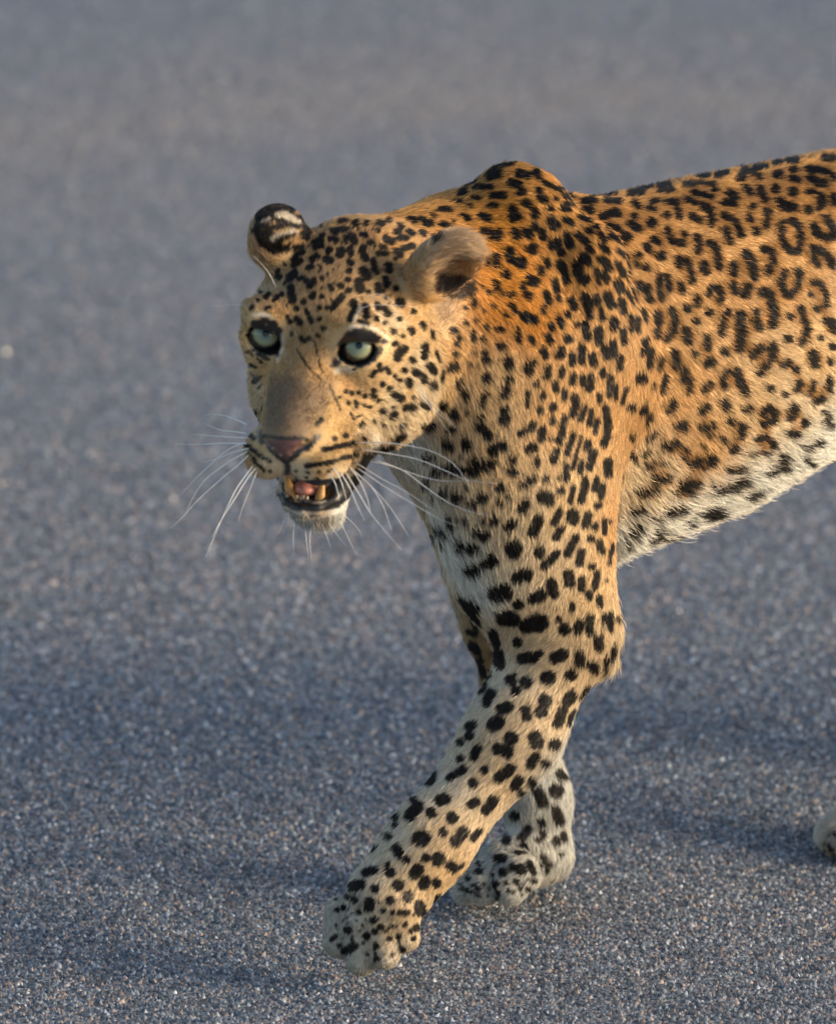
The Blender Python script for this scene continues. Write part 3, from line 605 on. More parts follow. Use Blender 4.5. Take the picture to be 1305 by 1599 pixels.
# base colour and lie of the hair, read off at picked points: (u, v, colour, du, dv, length mm)
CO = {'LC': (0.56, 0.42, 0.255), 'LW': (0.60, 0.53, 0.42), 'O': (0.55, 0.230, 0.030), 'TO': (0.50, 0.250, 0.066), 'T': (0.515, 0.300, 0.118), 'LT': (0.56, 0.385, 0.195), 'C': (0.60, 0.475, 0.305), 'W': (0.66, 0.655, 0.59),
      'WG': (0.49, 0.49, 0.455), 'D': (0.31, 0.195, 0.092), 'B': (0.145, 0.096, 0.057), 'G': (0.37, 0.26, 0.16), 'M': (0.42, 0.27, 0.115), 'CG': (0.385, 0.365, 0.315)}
CTRL = [
 (740, 430, 'O', 1, .3, 14), (775, 450, 'O', 1, .35, 14), (800, 420, 'O', 1, .4, 13), (700, 325, 'TO', 1, -.15, 12), (770, 340, 'O', 1, .1, 12), (640, 335, 'TO', 1, -.2, 11), (830, 500, 'O', .6, .8, 11), (760, 490, 'O', .7, .8, 14),
 (805, 275, 'TO', .8, .3, 10), (860, 340, 'TO', .7, .7, 10), (880, 420, 'TO', .5, .85, 10), (950, 330, 'TO', 1, .2, 11), (1080, 300, 'TO', 1, .15, 12), (1200, 280, 'TO', 1, .15, 12), (1295, 270, 'TO', 1, .15, 12),
 (1000, 450, 'T', .8, .5, 12), (1100, 430, 'T', 1, .25, 12), (1220, 430, 'T', 1, .25, 12), (900, 540, 'T', .25, 1, 9), (940, 650, 'T', .1, 1, 9), (850, 640, 'T', .15, 1, 10), (1060, 600, 'T', .8, .55, 14), (1000, 650, 'T', .6, .8, 16),
 (1270, 560, 'LT', 1, .4, 13), (1170, 630, 'LT', .9, .5, 15), (1100, 690, 'T', .8, .6, 18), (900, 760, 'LT', -.05, 1, 9), (770, 570, 'LT', .4, .9, 13), (730, 620, 'LT', .5, .85, 16), (790, 650, 'LT', .25, 1, 12), (720, 540, 'T', .7, .7, 14),
 (870, 880, 'LC', -.1, 1, 9), (800, 800, 'C', 0, 1, 13), (820, 960, 'LC', -.1, 1, 9), (930, 900, 'LT', -.02, 1, 9), (955, 820, 'T', 0, 1, 9), (790, 880, 'C', 0, 1, 13), (760, 720, 'LT', .4, .9, 16), (720, 760, 'C', .35, .95, 18),
 (1010, 740, 'C', .7, .7, 22), (1020, 830, 'W', .7, .75, 34), (1090, 800, 'W', .8, .7, 34), (1160, 760, 'W', .8, .65, 32), (1230, 715, 'W', .85, .6, 30), (1295, 680, 'W', .9, .5, 26), (1230, 650, 'C', .9, .45, 16), (985, 850, 'W', .5, .85, 26),
 (700, 850, 'W', .2, 1, 20), (720, 890, 'W', .25, 1, 18), (680, 800, 'W', .2, 1, 22), (745, 920, 'W', .5, .9, 16), (660, 750, 'C', .3, 1, 20), (780, 760, 'LT', .2, 1, 15),
 (850, 1010, 'LC', -.5, .7, 9), (930, 1010, 'LC', .3, 1, 14), (955, 1030, 'C', .5, .9, 20), (800, 1120, 'LC', -.6, .8, 9), (870, 1120, 'LC', -.5, .85, 9), (770, 1200, 'LC', -.6, .8, 9), (690, 1220, 'LW', -.6, .8, 9), (760, 1090, 'LW', -.65, .75, 9),  # near fore leg's left edge whitened, its sky rim put into the colour
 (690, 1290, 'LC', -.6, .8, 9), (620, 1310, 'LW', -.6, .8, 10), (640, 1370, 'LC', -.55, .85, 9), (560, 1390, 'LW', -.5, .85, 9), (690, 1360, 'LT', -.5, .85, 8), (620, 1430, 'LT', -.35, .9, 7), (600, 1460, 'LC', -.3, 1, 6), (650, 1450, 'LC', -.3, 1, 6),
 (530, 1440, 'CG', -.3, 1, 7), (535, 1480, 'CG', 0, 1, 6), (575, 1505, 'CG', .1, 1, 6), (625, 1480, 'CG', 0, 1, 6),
 (745, 1000, 'D', .2, 1, 9), (755, 1050, 'D', .25, 1, 9), (725, 940, 'LT', .25, 1, 12), (825, 1290, 'CG', .15, 1, 10), (875, 1180, 'WG', .15, 1, 12), (880, 1250, 'WG', .25, 1, 12), (885, 1320, 'WG', .2, 1, 12), (860, 1380, 'CG', -.3, 1, 9),  # far fore leg and paw greyed, their shade put into the coat colour
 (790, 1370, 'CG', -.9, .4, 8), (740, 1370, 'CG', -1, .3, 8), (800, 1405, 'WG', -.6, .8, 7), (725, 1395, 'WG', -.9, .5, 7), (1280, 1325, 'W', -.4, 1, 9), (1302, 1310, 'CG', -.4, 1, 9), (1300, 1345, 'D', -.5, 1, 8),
 (490, 440, 'D', .05, -1, 7), (490, 390, 'D', .2, -1, 7), (430, 430, 'D', -.5, -.8, 7), (560, 400, 'T', .7, -.7, 8), (520, 500, 'T', .15, -1, 6), (560, 345, 'D', .9, -.4, 10), (500, 365, 'D', .3, -.9, 9), (600, 440, 'T', 1, -.3, 8), (600, 380, 'TO', 1, -.3, 9),
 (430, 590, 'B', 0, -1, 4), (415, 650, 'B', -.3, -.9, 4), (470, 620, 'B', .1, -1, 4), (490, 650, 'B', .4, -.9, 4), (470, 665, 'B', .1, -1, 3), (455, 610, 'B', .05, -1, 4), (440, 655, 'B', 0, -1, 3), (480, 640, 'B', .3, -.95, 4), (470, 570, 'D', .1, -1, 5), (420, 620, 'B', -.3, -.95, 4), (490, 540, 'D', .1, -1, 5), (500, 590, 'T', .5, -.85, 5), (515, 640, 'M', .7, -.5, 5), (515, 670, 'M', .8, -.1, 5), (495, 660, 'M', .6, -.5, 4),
 (620, 530, 'LT', 1, .1, 10), (650, 570, 'C', .95, .3, 12), (570, 630, 'LT', .9, .3, 9), (610, 620, 'C', .9, .4, 11), (585, 680, 'C', .8, .5, 12), (640, 640, 'C', .8, .6, 15), (670, 620, 'C', .8, .6, 14), (670, 520, 'LT', 1, .2, 11), (640, 690, 'W', .7, .7, 18), (640, 480, 'LT', 1, -.1, 10), (545, 600, 'T', .8, .3, 7),
 (560, 500, 'LT', .7, -.7, 6), (610, 500, 'C', 1, -.2, 8), (530, 530, 'LT', .2, -1, 4), (560, 585, 'LT', .8, .5, 6), (525, 700, 'M', 1, .15, 5), (545, 690, 'M', 1, .3, 6), (480, 735, 'C', .6, .6, 5), (520, 742, 'C', .8, .5, 7), (495, 712, 'M', 1, .2, 4),
 (400, 700, 'M', -.9, .3, 5), (395, 725, 'M', -.7, .6, 6), (425, 730, 'C', -.3, .9, 5), (395, 660, 'M', -.8, -.1, 5), (395, 590, 'LT', -.8, .3, 7), (386, 540, 'LT', -.9, .1, 7), (410, 580, 'LT', -.7, .4, 6), (400, 470, 'D', -.8, -.4, 7),
 (490, 818, 'WG', .15, 1, 15), (455, 805, 'WG', -.3, 1, 13), (530, 805, 'W', .5, .85, 18), (496, 806, 'G', .1, 1, 12), (550, 785, 'WG', .6, .8, 12), (590, 720, 'B', .8, .5, 10),
 (700, 385, 'G', 1, .1, 26), (730, 380, 'G', .9, .25, 20), (680, 415, 'G', 1, .15, 26), (665, 445, 'G', 1, .05, 24), (650, 440, 'LT', .9, .1, 14), (660, 465, 'TO', .9, .3, 12), (690, 480, 'G', .6, -.6, 9), (735, 430, 'G', .4, -.9, 9), (640, 415, 'T', .8, -.5, 9),
 (395, 380, 'G', 0, -1, 8), (410, 405, 'G', 0, -1, 8), (400, 340, 'G', 0, -1, 7), (450, 345, 'D', .1, -1, 6), (430, 320, 'G', .1, -1, 6), (400, 440, 'T', -.5, -.7, 9),
]
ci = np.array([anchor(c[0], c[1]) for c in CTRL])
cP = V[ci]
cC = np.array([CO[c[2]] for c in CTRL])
RIGHT = np.array([1.0, 0, 0])
cD = np.array([c[3] * RIGHT - c[4] * UP for c in CTRL])
cD -= (cD * NW[ci]).sum(1, keepdims=True) * NW[ci]
cD /= np.linalg.norm(cD, axis=1, keepdims=True)
cL = np.array([c[5] for c in CTRL]) / 1000.0
MB = np.stack([FW, NE, [0, 0, 1.0]])                        # rows: body axes in world
cDb = cD @ MB.T
# the other side
mP = fold(cP)
mDb = fold(cP + cDb * 0.01) - mP
mDb /= np.linalg.norm(mDb, axis=1, keepdims=True)
# hind quarters
EX = [((-0.62, .10, .60), 'T', (-1, 0, -.3), 12), ((-0.75, .08, .58), 'T', (-1, 0, -.5), 12), ((-0.55, .10, .42), 'LT', (-.3, 0, -1), 12), ((-0.62, .08, .22), 'C', (-.1, 0, -1), 9), ((-0.52, .06, .10), 'WG', (.5, 0, -1), 8),
      ((-0.5, 0, .42), 'W', (-.9, 0, -.3), 20), ((-0.95, .0, .45), 'T', (-.3, 0, -1), 12), ((-1.05, 0, .18), 'C', (-1, 0, -.3), 12), ((-0.70, 0, .67), 'TO', (-1, 0, -.1), 12)]
eP = np.array([e[0] for e in EX] + [(e[0][0], -e[0][1], e[0][2]) for e in EX])
eC = np.array([CO[e[1]] for e in EX] * 2)
eD = np.array([unit(e[2]) for e in EX] * 2)
eL = np.array([e[3] / 1000 for e in EX] * 2)
gP = np.concatenate([cP, mP, eP]); gC = np.concatenate([cC, cC, eC]); gD = np.concatenate([cDb, mDb, eD]); gL = np.concatenate([cL, cL, eL])

def smooth(x, a, b):
    t = np.clip((x - a) / (b - a), 0, 1)
    return t * t * (3 - 2 * t)

def field(P, NB):
    """base colour, hair direction (tangent, body frame) and hair length at surface points"""
    n = len(P)
    c = np.empty((n, 3)); d = np.empty((n, 3)); L = np.empty(n)
    for i in range(0, n, 20000):
        q = P[i:i + 20000].astype(np.float32)
        d2 = ((q * q).sum(1)[:, None] + (gP * gP).sum(1)[None] - 2 * q @ gP.T).astype(np.float32)
        w = 1.0 / (np.maximum(d2, 0) + 1e-5) ** 2
        w /= w.sum(1, keepdims=True)
        hd = np.linalg.norm(w2h(b2w(q)) - [0, 0.0, -0.04], axis=1)
        ep = 4e-5 + 5e-4 * smooth(hd, 0.10, 0.20)
        wc = 1.0 / (np.maximum(d2, 0) + ep[:, None]) ** 2
        wc /= wc.sum(1, keepdims=True)
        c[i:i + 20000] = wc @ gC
        d[i:i + 20000] = w @ gD
        L[i:i + 20000] = w @ gL
    d -= (d * NB).sum(1, keepdims=True) * NB
    d /= np.linalg.norm(d, axis=1, keepdims=True) + 1e-9
    return c, d, L

def coat(P, base, FC, soft=2.0):
    """colour of the coat at body points P; returns colour, bare-skin mask"""
    PW = b2w(P)
    v1, uv = visible(PW, FC)
    PM = fold(P)
    PMW = b2w(PM)
    v2, uv2 = visible(PMW, np.full(len(P), 1.0))
    uv = np.where(v1[:, None], uv, uv2)
    ok = v1 | v2
    j = np.stack([vnoise(uv, 7, 1), vnoise(uv, 7, 2)], 1) * 0.9 + np.stack([vnoise(uv, 3, 3), vnoise(uv, 3, 4)], 1) * 0.45
    uvn = uv + j
    far = ~ok
    b = look(DB, uvn)
    if far.any():
        b[far] = rosette(P[far]) + j[far, 0] * 1.5
    b2 = look(DB2, uvn)
    w = look(DW, uvn)
    cr = np.where(ok, look(CROWD, uv), 0.2)
    bare = np.where(ok, look(DBARE, uv), 50)
    nose = np.where(ok, look(DN, uv), 50)
    ear_shade = np.where(ok, look(DH, uv), 50)
    w = np.where(ok, w, 50)
    b2 = np.where(ok, b2, 50)
    col = base.copy()
    hp = w2h(PW)
    onhead = np.linalg.norm(hp - [0, -0.02, -0.04], axis=1) < 0.16
    white = base[:, 2] > 0.4
    k = (smooth(cr, 0.24, 0.46) * 0.95 * smooth(-P[:, 0], 0.05, 0.12) * np.where(onhead | white, 0.25, 1) * smooth(P[:, 2], 0.30, 0.42))[:, None]
    col = col * (1 - k) + np.array([0.33, 0.165, 0.052]) * k
    def over(col, m, c):
        return col * (1 - m[:, None]) + np.array(c) * m[:, None]
    wm = 1 - smooth(w, -soft, soft)
    col = over(col, wm * (w < 50) * 0.8, (0.62, 0.54, 0.42))
    col = over(col, 1 - smooth(b, -soft, soft), (0.0075, 0.006, 0.0055))
    earw = wm * (np.hypot(uv[:, 0] - 440, uv[:, 1] - 352) < 52)
    col = over(col, earw, (0.46, 0.40, 0.31))
    col = over(col, 1 - smooth(b2, -soft, soft), (0.014, 0.011, 0.010))
    col = over(col, 1 - smooth(ear_shade, -3, 3), (0.03, 0.018, 0.012))
    col = over(col, 1 - smooth(bare, -1.2, 1.2), (0.010, 0.009, 0.010))
    col = over(col, 1 - smooth(nose, -1.5, 1.5), (0.120, 0.060, 0.056))
    return col, np.minimum(bare, nose), v1

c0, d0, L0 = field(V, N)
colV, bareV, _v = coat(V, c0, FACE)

def skin_material():
    m = mat_new('leopard_skin', rough=0.7)
    nt = m.node_tree
    a = nt.nodes.new('ShaderNodeAttribute'); a.attribute_name = 'coat'
    r = nt.nodes.new('ShaderNodeAttribute'); r.attribute_name = 'bare'
    p = nt.nodes['Principled BSDF']
    nt.links.new(a.outputs['Color'], p.inputs['Base Color'])
    mr = nt.nodes.new('ShaderNodeMapRange')
    mr.inputs['To Min'].default_value = 0.75; mr.inputs['To Max'].default_value = 0.40
    nt.links.new(r.outputs['Fac'], mr.inputs['Value'])
    nt.links.new(mr.outputs[0], p.inputs['Roughness'])
    tc = nt.nodes.new('ShaderNodeTexCoord')
    no = nt.nodes.new('ShaderNodeTexNoise'); no.inputs['Scale'].default_value = 900
    bu = nt.nodes.new('ShaderNodeBump'); bu.inputs['Strength'].default_value = 0.25; bu.inputs['Distance'].default_value = 0.001
    nt.links.new(tc.outputs['Object'], no.inputs['Vector'])
    nt.links.new(no.outputs[0], bu.inputs['Height'])
    nt.links.new(bu.outputs[0], p.inputs['Normal'])
    return m

leopard = mesh_obj('leopard', VW, F, skin_material())
leopard['label'] = 'spotted leopard walking across the asphalt with its mouth slightly open'
leopard['category'] = 'leopard'
at = leopard.data.attributes.new('coat', 'FLOAT_COLOR', 'POINT')
at.data.foreach_set('color', np.concatenate([colV, np.ones((len(V), 1))], 1).astype(np.float32).ravel())
at = leopard.data.attributes.new('bare', 'FLOAT', 'POINT')
at.data.foreach_set('value', (1 - smooth(bareV, -1, 2)).astype(np.float32))

# ------------------------------------------------------------------ fur
def fur_material():
    m = bpy.data.materials.new('fur')
    m.use_nodes = True
    nt = m.node_tree
    nt.nodes.clear()
    out = nt.nodes.new('ShaderNodeOutputMaterial')
    a = nt.nodes.new('ShaderNodeAttribute'); a.attribute_name = 'hair_colour'
    d = nt.nodes.new('ShaderNodeBsdfPrincipled')
    d.inputs['Roughness'].default_value = 0.55
    d.inputs['Specular IOR Level'].default_value = 0.07
    h = nt.nodes.new('ShaderNodeBsdfHairPrincipled')
    h.parametrization = 'COLOR'
    h.inputs['Roughness'].default_value = 0.35
    h.inputs['Radial Roughness'].default_value = 0.5
    mx = nt.nodes.new('ShaderNodeMixShader'); mx.inputs[0].default_value = HAIRMIX
    hi = nt.nodes.new('ShaderNodeHairInfo')
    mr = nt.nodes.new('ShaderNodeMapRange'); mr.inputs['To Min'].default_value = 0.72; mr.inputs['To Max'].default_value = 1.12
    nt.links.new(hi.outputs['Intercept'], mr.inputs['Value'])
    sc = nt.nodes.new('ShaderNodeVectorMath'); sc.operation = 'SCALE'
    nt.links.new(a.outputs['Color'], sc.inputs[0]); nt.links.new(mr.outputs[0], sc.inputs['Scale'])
    nt.links.new(sc.outputs[0], d.inputs['Base Color'])
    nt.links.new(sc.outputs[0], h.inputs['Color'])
    nt.links.new(d.outputs[0], mx.inputs[1]); nt.links.new(h.outputs[0], mx.inputs[2])
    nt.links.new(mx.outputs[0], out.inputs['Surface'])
    return m
HAIRMIX = 0.18

def make_fur():
    A, B_, C_ = V[F[:, 0]], V[F[:, 1]], V[F[:, 2]]
    area = np.linalg.norm(np.cross(B_ - A, C_ - A), axis=1)
    cen = V[F].mean(1)
    hc = np.linalg.norm(w2h(b2w(cen)) - [0, -0.0, -0.04], axis=1)
    wgt = np.where(FACE[F].mean(1) > -0.25, 1.0, 0.3) * np.where(INVIEW[F[:, 0]], 1.0, 0.35)
    wgt *= np.where(hc < 0.13, 2.6, 1.0)
    wgt *= np.clip(0.011 / L0[F].mean(1), 0.6, 1.5)
    wgt *= np.where(bareV[F].min(1) < 0, 0, 1)
    pr = area * wgt
    pr /= pr.sum()
    fi = rng.choice(len(F), NHAIR, p=pr)
    a, b = rng.random((2, NHAIR, 1))
    q = F[fi]
    P = (V[q[:, 0]] * (1 - a) + V[q[:, 1]] * a) * (1 - b) + (V[q[:, 3]] * (1 - a) + V[q[:, 2]] * a) * b
    Nn = (N[q[:, 0]] * (1 - a) + N[q[:, 1]] * a) * (1 - b) + (N[q[:, 3]] * (1 - a) + N[q[:, 2]] * a) * b
    Nn /= np.linalg.norm(Nn, axis=1, keepdims=True)
    base, D, L = field(P, Nn)
    L *= 0.74 * np.clip(rng.normal(1, 0.2, NHAIR), 0.5, 1.8)
    # shorter hair next to bare skin
    br = np.interp(look(DBARE, proj(b2w(P))), [0, 12], [0.35, 1.0])
    L *= br
    side = np.cross(Nn, D)
    # hair lies in small locks
    sw = vnoise(P, 0.013, 11) * 0.22 + vnoise(P, 0.005, 12) * 0.22 + rng.normal(0, 0.10, NHAIR)
    D = D + side * sw[:, None]
    D /= np.linalg.norm(D, axis=1, keepdims=True)
    lift = np.clip(0.29 + vnoise(P, 0.006, 13) * 0.14 + rng.normal(0, 0.09, NHAIR) + (rng.random(NHAIR) < 0.07) * rng.uniform(0.1, 0.6, NHAIR), 0.05, 1.2)
    mid = P + D * (L * 0.62)[:, None]
    FC = (Nn @ MB * (CAM - b2w(P))).sum(1) / 8.0
    col, bare, vv = coat(mid, base, FC, 1.2)
    keep = look(DBARE, proj(b2w(P))) + np.where(vv, 0, 99) > 0.3
    keep &= look(DN, proj(b2w(P))) + np.where(vv, 0, 99) > 0.3
    P, Nn, D, L, lift, col = (q_[keep] for q_ in (P, Nn, D, L, lift, col))
    n = len(P)
    col = col * np.clip(rng.normal(1, 0.24, (n, 1)), 0.45, 1.7) * (1 + vnoise(P, 0.008, 21) * 0.10)[:, None]
    warm = rng.normal(0, 0.05, n)
    col = np.clip(col * np.stack([1 + warm * 0.3, np.ones(n), 1 - warm], 1), 0.002, 0.85)
    K = 4
    pos = np.empty((n, K, 3))
    cur = rng.normal(0, 0.12, (n, 1)) * np.cross(Nn, D)
    s_ = np.linspace(0, 1, K)
    for k in range(K):
        t = s_[k]
        pos[:, k] = P + (D + cur * t) * (L * t)[:, None] + Nn * (L * np.sin(lift) * (t - 0.55 * t * t))[:, None] - Nn * 0.0004
    W = b2w(pos.reshape(-1, 3)).astype(np.float32)
    cu = bpy.data.hair_curves.new('fur')
    cu.add_curves([K] * n)
    cu.attributes['position'].data.foreach_set('vector', W.ravel())
    rad = np.tile(np.array([1.0, 0.95, 0.7, 0.15]) * HAIRRAD, (n, 1)) * np.clip(rng.normal(1, 0.2, (n, 1)), 0.5, 1.6)
    ra = cu.attributes.get('radius') or cu.attributes.new('radius', 'FLOAT', 'POINT')
    ra.data.foreach_set('value', rad.astype(np.float32).ravel())
    ca = cu.attributes.new('hair_colour', 'FLOAT_COLOR', 'CURVE')
    ca.data.foreach_set('color', np.concatenate([col, np.ones((n, 1))], 1).astype(np.float32).ravel())
    o = bpy.data.objects.new('fur', cu)
    cu.materials.append(fur_material())
    COL.objects.link(o)
    o.parent = leopard
    return o
NHAIR = 620000
HAIRRAD = 0.00022
if FUR:
    make_fur()

# ------------------------------------------------------------------ eyes
def eye_material():
    m = mat_new('leopard_eye', rough=0.06)
    nt = m.node_tree
    p = nt.nodes['Principled BSDF']
    p.inputs['Coat Weight'].default_value = 0.25
    p.inputs['Specular IOR Level'].default_value = 0.35
    p.inputs['Coat Roughness'].default_value = 0.02
    tc = nt.nodes.new('ShaderNodeTexCoord')
    sp = nt.nodes.new('ShaderNodeSeparateXYZ')
    nt.links.new(tc.outputs['Object'], sp.inputs[0])
    dv = nt.nodes.new('ShaderNodeMath'); dv.operation = 'DIVIDE'; dv.inputs[1].default_value = EYE_R
    nt.links.new(sp.outputs['Z'], dv.inputs[0])
    ac = nt.nodes.new('ShaderNodeMath'); ac.operation = 'ARCCOSINE'; nt.links.new(dv.outputs[0], ac.inputs[0])
    no = nt.nodes.new('ShaderNodeTexNoise'); no.inputs['Scale'].default_value = 260; no.inputs['Detail'].default_value = 3
    nt.links.new(tc.outputs['Object'], no.inputs['Vector'])
    jm = nt.nodes.new('ShaderNodeMath'); jm.operation = 'MULTIPLY_ADD'; jm.inputs[1].default_value = 0.10; jm.inputs[2].default_value = -0.05
    nt.links.new(no.outputs[0], jm.inputs[0])
    ad = nt.nodes.new('ShaderNodeMath'); nt.links.new(ac.outputs[0], ad.inputs[0]); nt.links.new(jm.outputs[0], ad.inputs[1])
    rp = nt.nodes.new('ShaderNodeValToRGB')
    nt.links.new(ad.outputs[0], rp.inputs[0])
    e = rp.color_ramp.elements
    e[0].position = 0.0; e[0].color = (0.002, 0.002, 0.003, 1)
    e[1].position = 1.0; e[1].color = (0.006, 0.005, 0.005, 1)
    for pos, c in ((0.16, (0.003, 0.004, 0.006)), (0.21, (0.12, 0.165, 0.15)), (0.40, (0.205, 0.245, 0.175)), (0.58, (0.255, 0.265, 0.15)), (0.69, (0.11, 0.105, 0.06)), (0.77, (0.012, 0.010, 0.008))):
        n_ = e.new(pos); n_.color = (*c, 1)
    nt.links.new(rp.outputs[0], p.inputs['Base Color'])
    return m
EM = eye_material()
def uv_sphere(r, nu=40, nv=24):
    vs_, fs = [(0, 0, r)], []
    for i in range(1, nv):
        a = math.pi * i / nv
        for j in range(nu):
            b = 2 * math.pi * j / nu
            vs_.append((r * math.sin(a) * math.cos(b), r * math.sin(a) * math.sin(b), r * math.cos(a)))
    vs_.append((0, 0, -r))
    for j in range(nu):
        fs.append((0, 1 + j, 1 + (j + 1) % nu))
        fs.append((len(vs_) - 1, len(vs_) - 1 - nu + (j + 1) % nu, len(vs_) - 1 - nu + j))
    for i in range(nv - 2):
        for j in range(nu):
            a, b = 1 + i * nu + j, 1 + i * nu + (j + 1) % nu
            fs.append((a, a + nu, b + nu, b))
    return vs_, fs
for sx in (-1, 1):
    vs_, fs = uv_sphere(EYE_R)
    o = mesh_obj('eye', vs_, fs, EM, leopard)
    o.location = h2w(EC[sx])
    gz = Vector(CAM) - o.location
    gz = gz.normalized() + Vector((-0.03, 0, 0.05))
    o.rotation_euler = gz.to_track_quat('Z', 'Y').to_euler()

# ------------------------------------------------------------------ tubes: whiskers, teeth, tongue
def tube_mesh(pts, rad, seg=6, cap=True):
    pts = [Vector(p) for p in pts]
    vs_, fs = [], []
    ref = Vector((0.3, 0.2, 0.9))
    for i, p in enumerate(pts):
        d = (pts[min(i + 1, len(pts) - 1)] - pts[max(i - 1, 0)]).normalized()
        a = d.cross(ref).normalized(); b = d.cross(a)
        for j in range(seg):
            t = 2 * math.pi * j / seg
            vs_.append(p + (a * math.cos(t) + b * math.sin(t)) * rad[i])
    for i in range(len(pts) - 1):
        for j in range(seg):
            fs.append((i * seg + j, i * seg + (j + 1) % seg, (i + 1) * seg + (j + 1) % seg, (i + 1) * seg + j))
    if cap:
        fs.append(tuple(range(seg))[::-1]); fs.append(tuple((len(pts) - 1) * seg + j for j in range(seg)))
    return vs_, fs

def spline(P, n):
    P = np.asarray(P, float)
    t = np.linspace(0, len(P) - 1, n)
    out = []
    for q in t:
        i = min(int(q), len(P) - 2); f = q - i
        p0, p1, p2, p3 = P[max(i - 1, 0)], P[i], P[i + 1], P[min(i + 2, len(P) - 1)]
        out.append(0.5 * (2 * p1 + (p2 - p0) * f + (2 * p0 - 5 * p1 + 4 * p2 - p3) * f * f + (3 * p1 - p0 - 3 * p2 + p3) * f ** 3))
    return np.array(out)

def head_mesh(name, vs_, fs, mat):
    return mesh_obj(name, h2w(np.array([tuple(v) for v in vs_])), fs, mat, leopard)  
TOOTH = mat_new('tooth', (0.44, 0.23, 0.07), 0.45)
TOOTH.node_tree.nodes['Principled BSDF'].inputs['Subsurface Weight'].default_value = 0.15
TOOTHW = mat_new('tooth_white', (0.42, 0.31, 0.22), 0.6)
TONG = mat_new('tongue', (0.55, 0.22, 0.17), 0.45)
def at_head(u, v, y):
    return HY(u, v, y)
for pts, rr in (([(454, 782), (452, 764), (447, 742)], (0.0070, 0.0064, 0.0026)), ([(501, 784), (501, 770), (505, 752)], (0.0060, 0.0052, 0.0022))):
    c = spline([at_head(u, v, 0.052 - 0.004 * k) for k, (u, v) in enumerate(pts)], 7)
    vs_, fs = tube_mesh(c, np.interp(np.linspace(0, 1, 7), [0, .4, .8, 1], [rr[0], rr[1] * 0.92, rr[2] * 1.05, rr[2] * 0.25]), 12)
    head_mesh('canine_tooth', vs_, fs, TOOTH)
for k in range(4):
    u = 464 + k * 5.0 + (k % 2) * 0.7
    w = 774 - abs(k - 2.5) * 0.3 + (k % 2) * 0.8
    c = [at_head(u, 780, 0.060), at_head(u, w + 3, 0.060), at_head(u + 0.4, w, 0.0585)]
    vs_, fs = tube_mesh(c, [0.0013, 0.0014, 0.0008], 8)
    head_mesh('incisor_tooth', vs_, fs, TOOTHW)
c = spline([at_head(498, 750, 0.0), at_head(486, 758, 0.025), at_head(476, 766, 0.054)], 9)
vs_, fs = tube_mesh(c, [0.016, 0.0165, 0.0165, 0.0160, 0.0155, 0.0145, 0.0125, 0.009, 0.003], 14)
cz = np.interp(np.arange(len(vs_)), np.arange(len(vs_)), np.repeat(np.array(c)[:, 2], 14))
vs_ = [(v[0], v[1], z0 + (v[2] - z0) * 0.5) for v, z0 in zip(vs_, cz)]
head_mesh('tongue', vs_, fs, TONG)

WM = mat_new('whisker', (0.90, 0.89, 0.86), 0.35)
WM.node_tree.nodes['Principled BSDF'].inputs['Subsurface Weight'].default_value = 0.0
def whisker(px, tow, r=0.00062):
    """px: photo pixels from root to tip, tow: how far the tip swings towards the camera (m)"""
    i = anchor(*px[0])
    root = VW[i]
    dep = (root - CAM) @ AX
    P = spline(px, 16)
    L = np.concatenate([[0], np.cumsum(np.linalg.norm(np.diff(P, axis=0), axis=1))])
    L /= L[-1]
    pts = []
    for (u, v), l in zip(P, L):
        r_ = ray(u, v)
        pts.append(CAM + r_ * (dep - tow * l + 0.002 * (l == 0)))
    rad = [r * (1 - 0.85 * l) for l in L]
    vs_, fs = tube_mesh(pts, rad, 5)
    mesh_obj('whisker', vs_, fs, WM, leopard)
WHISK = [
 (.10, [(551, 692), (586, 691), (618, 693), (669, 703), (705, 722), (727, 748), (733, 762)]), (.12, [(560, 701), (604, 708), (651, 717), (695, 735), (731, 750), (778, 755)]),
 (.10, [(575, 719), (611, 728), (658, 744), (691, 751), (731, 751)]), (.12, [(580, 717), (626, 733), (662, 759), (698, 784), (734, 799), (767, 806)]), (.10, [(553, 721), (597, 748), (637, 770), (678, 797)]),
 (.12, [(557, 730), (604, 762), (647, 788), (691, 813), (713, 820)]), (.09, [(546, 733), (575, 755), (597, 788), (611, 828)]), (.09, [(551, 733), (586, 766), (611, 795), (638, 837)]), (.10, [(539, 737), (564, 777), (582, 806), (626, 858)]),
 (.04, [(520, 730), (531, 748), (539, 773), (542, 788)]), (.06, [(531, 737), (546, 762), (557, 788), (569, 812)]), (.04, [(512, 738), (522, 752), (527, 768), (530, 782)]), (.06, [(545, 728), (562, 752), (574, 780), (578, 800)]),
 (-.05, [(387, 664), (368, 655), (345, 648), (320, 648)]), (-.05, [(386, 677), (365, 674), (342, 671), (318, 660)]), (-.05, [(387, 693), (350, 692), (310, 694), (272, 693)]), (-.03, [(389, 704), (368, 715), (345, 730), (318, 752), (300, 780), (290, 803)]),
 (-.03, [(391, 708), (372, 726), (350, 744), (310, 780), (285, 808), (266, 825)]), (0, [(396, 726), (372, 759), (357, 788), (340, 825), (322, 870)]), (0, [(400, 730), (386, 748), (368, 777), (350, 805), (330, 840)]), (-.03, [(390, 700), (365, 706), (340, 716), (315, 722)]),
 (-.02, [(402, 734), (392, 760), (380, 790), (372, 815)]), (-.04, [(388, 690), (360, 700), (335, 720), (308, 745), (280, 775)]), (-.04, [(388, 684), (350, 682), (300, 678)]),
]
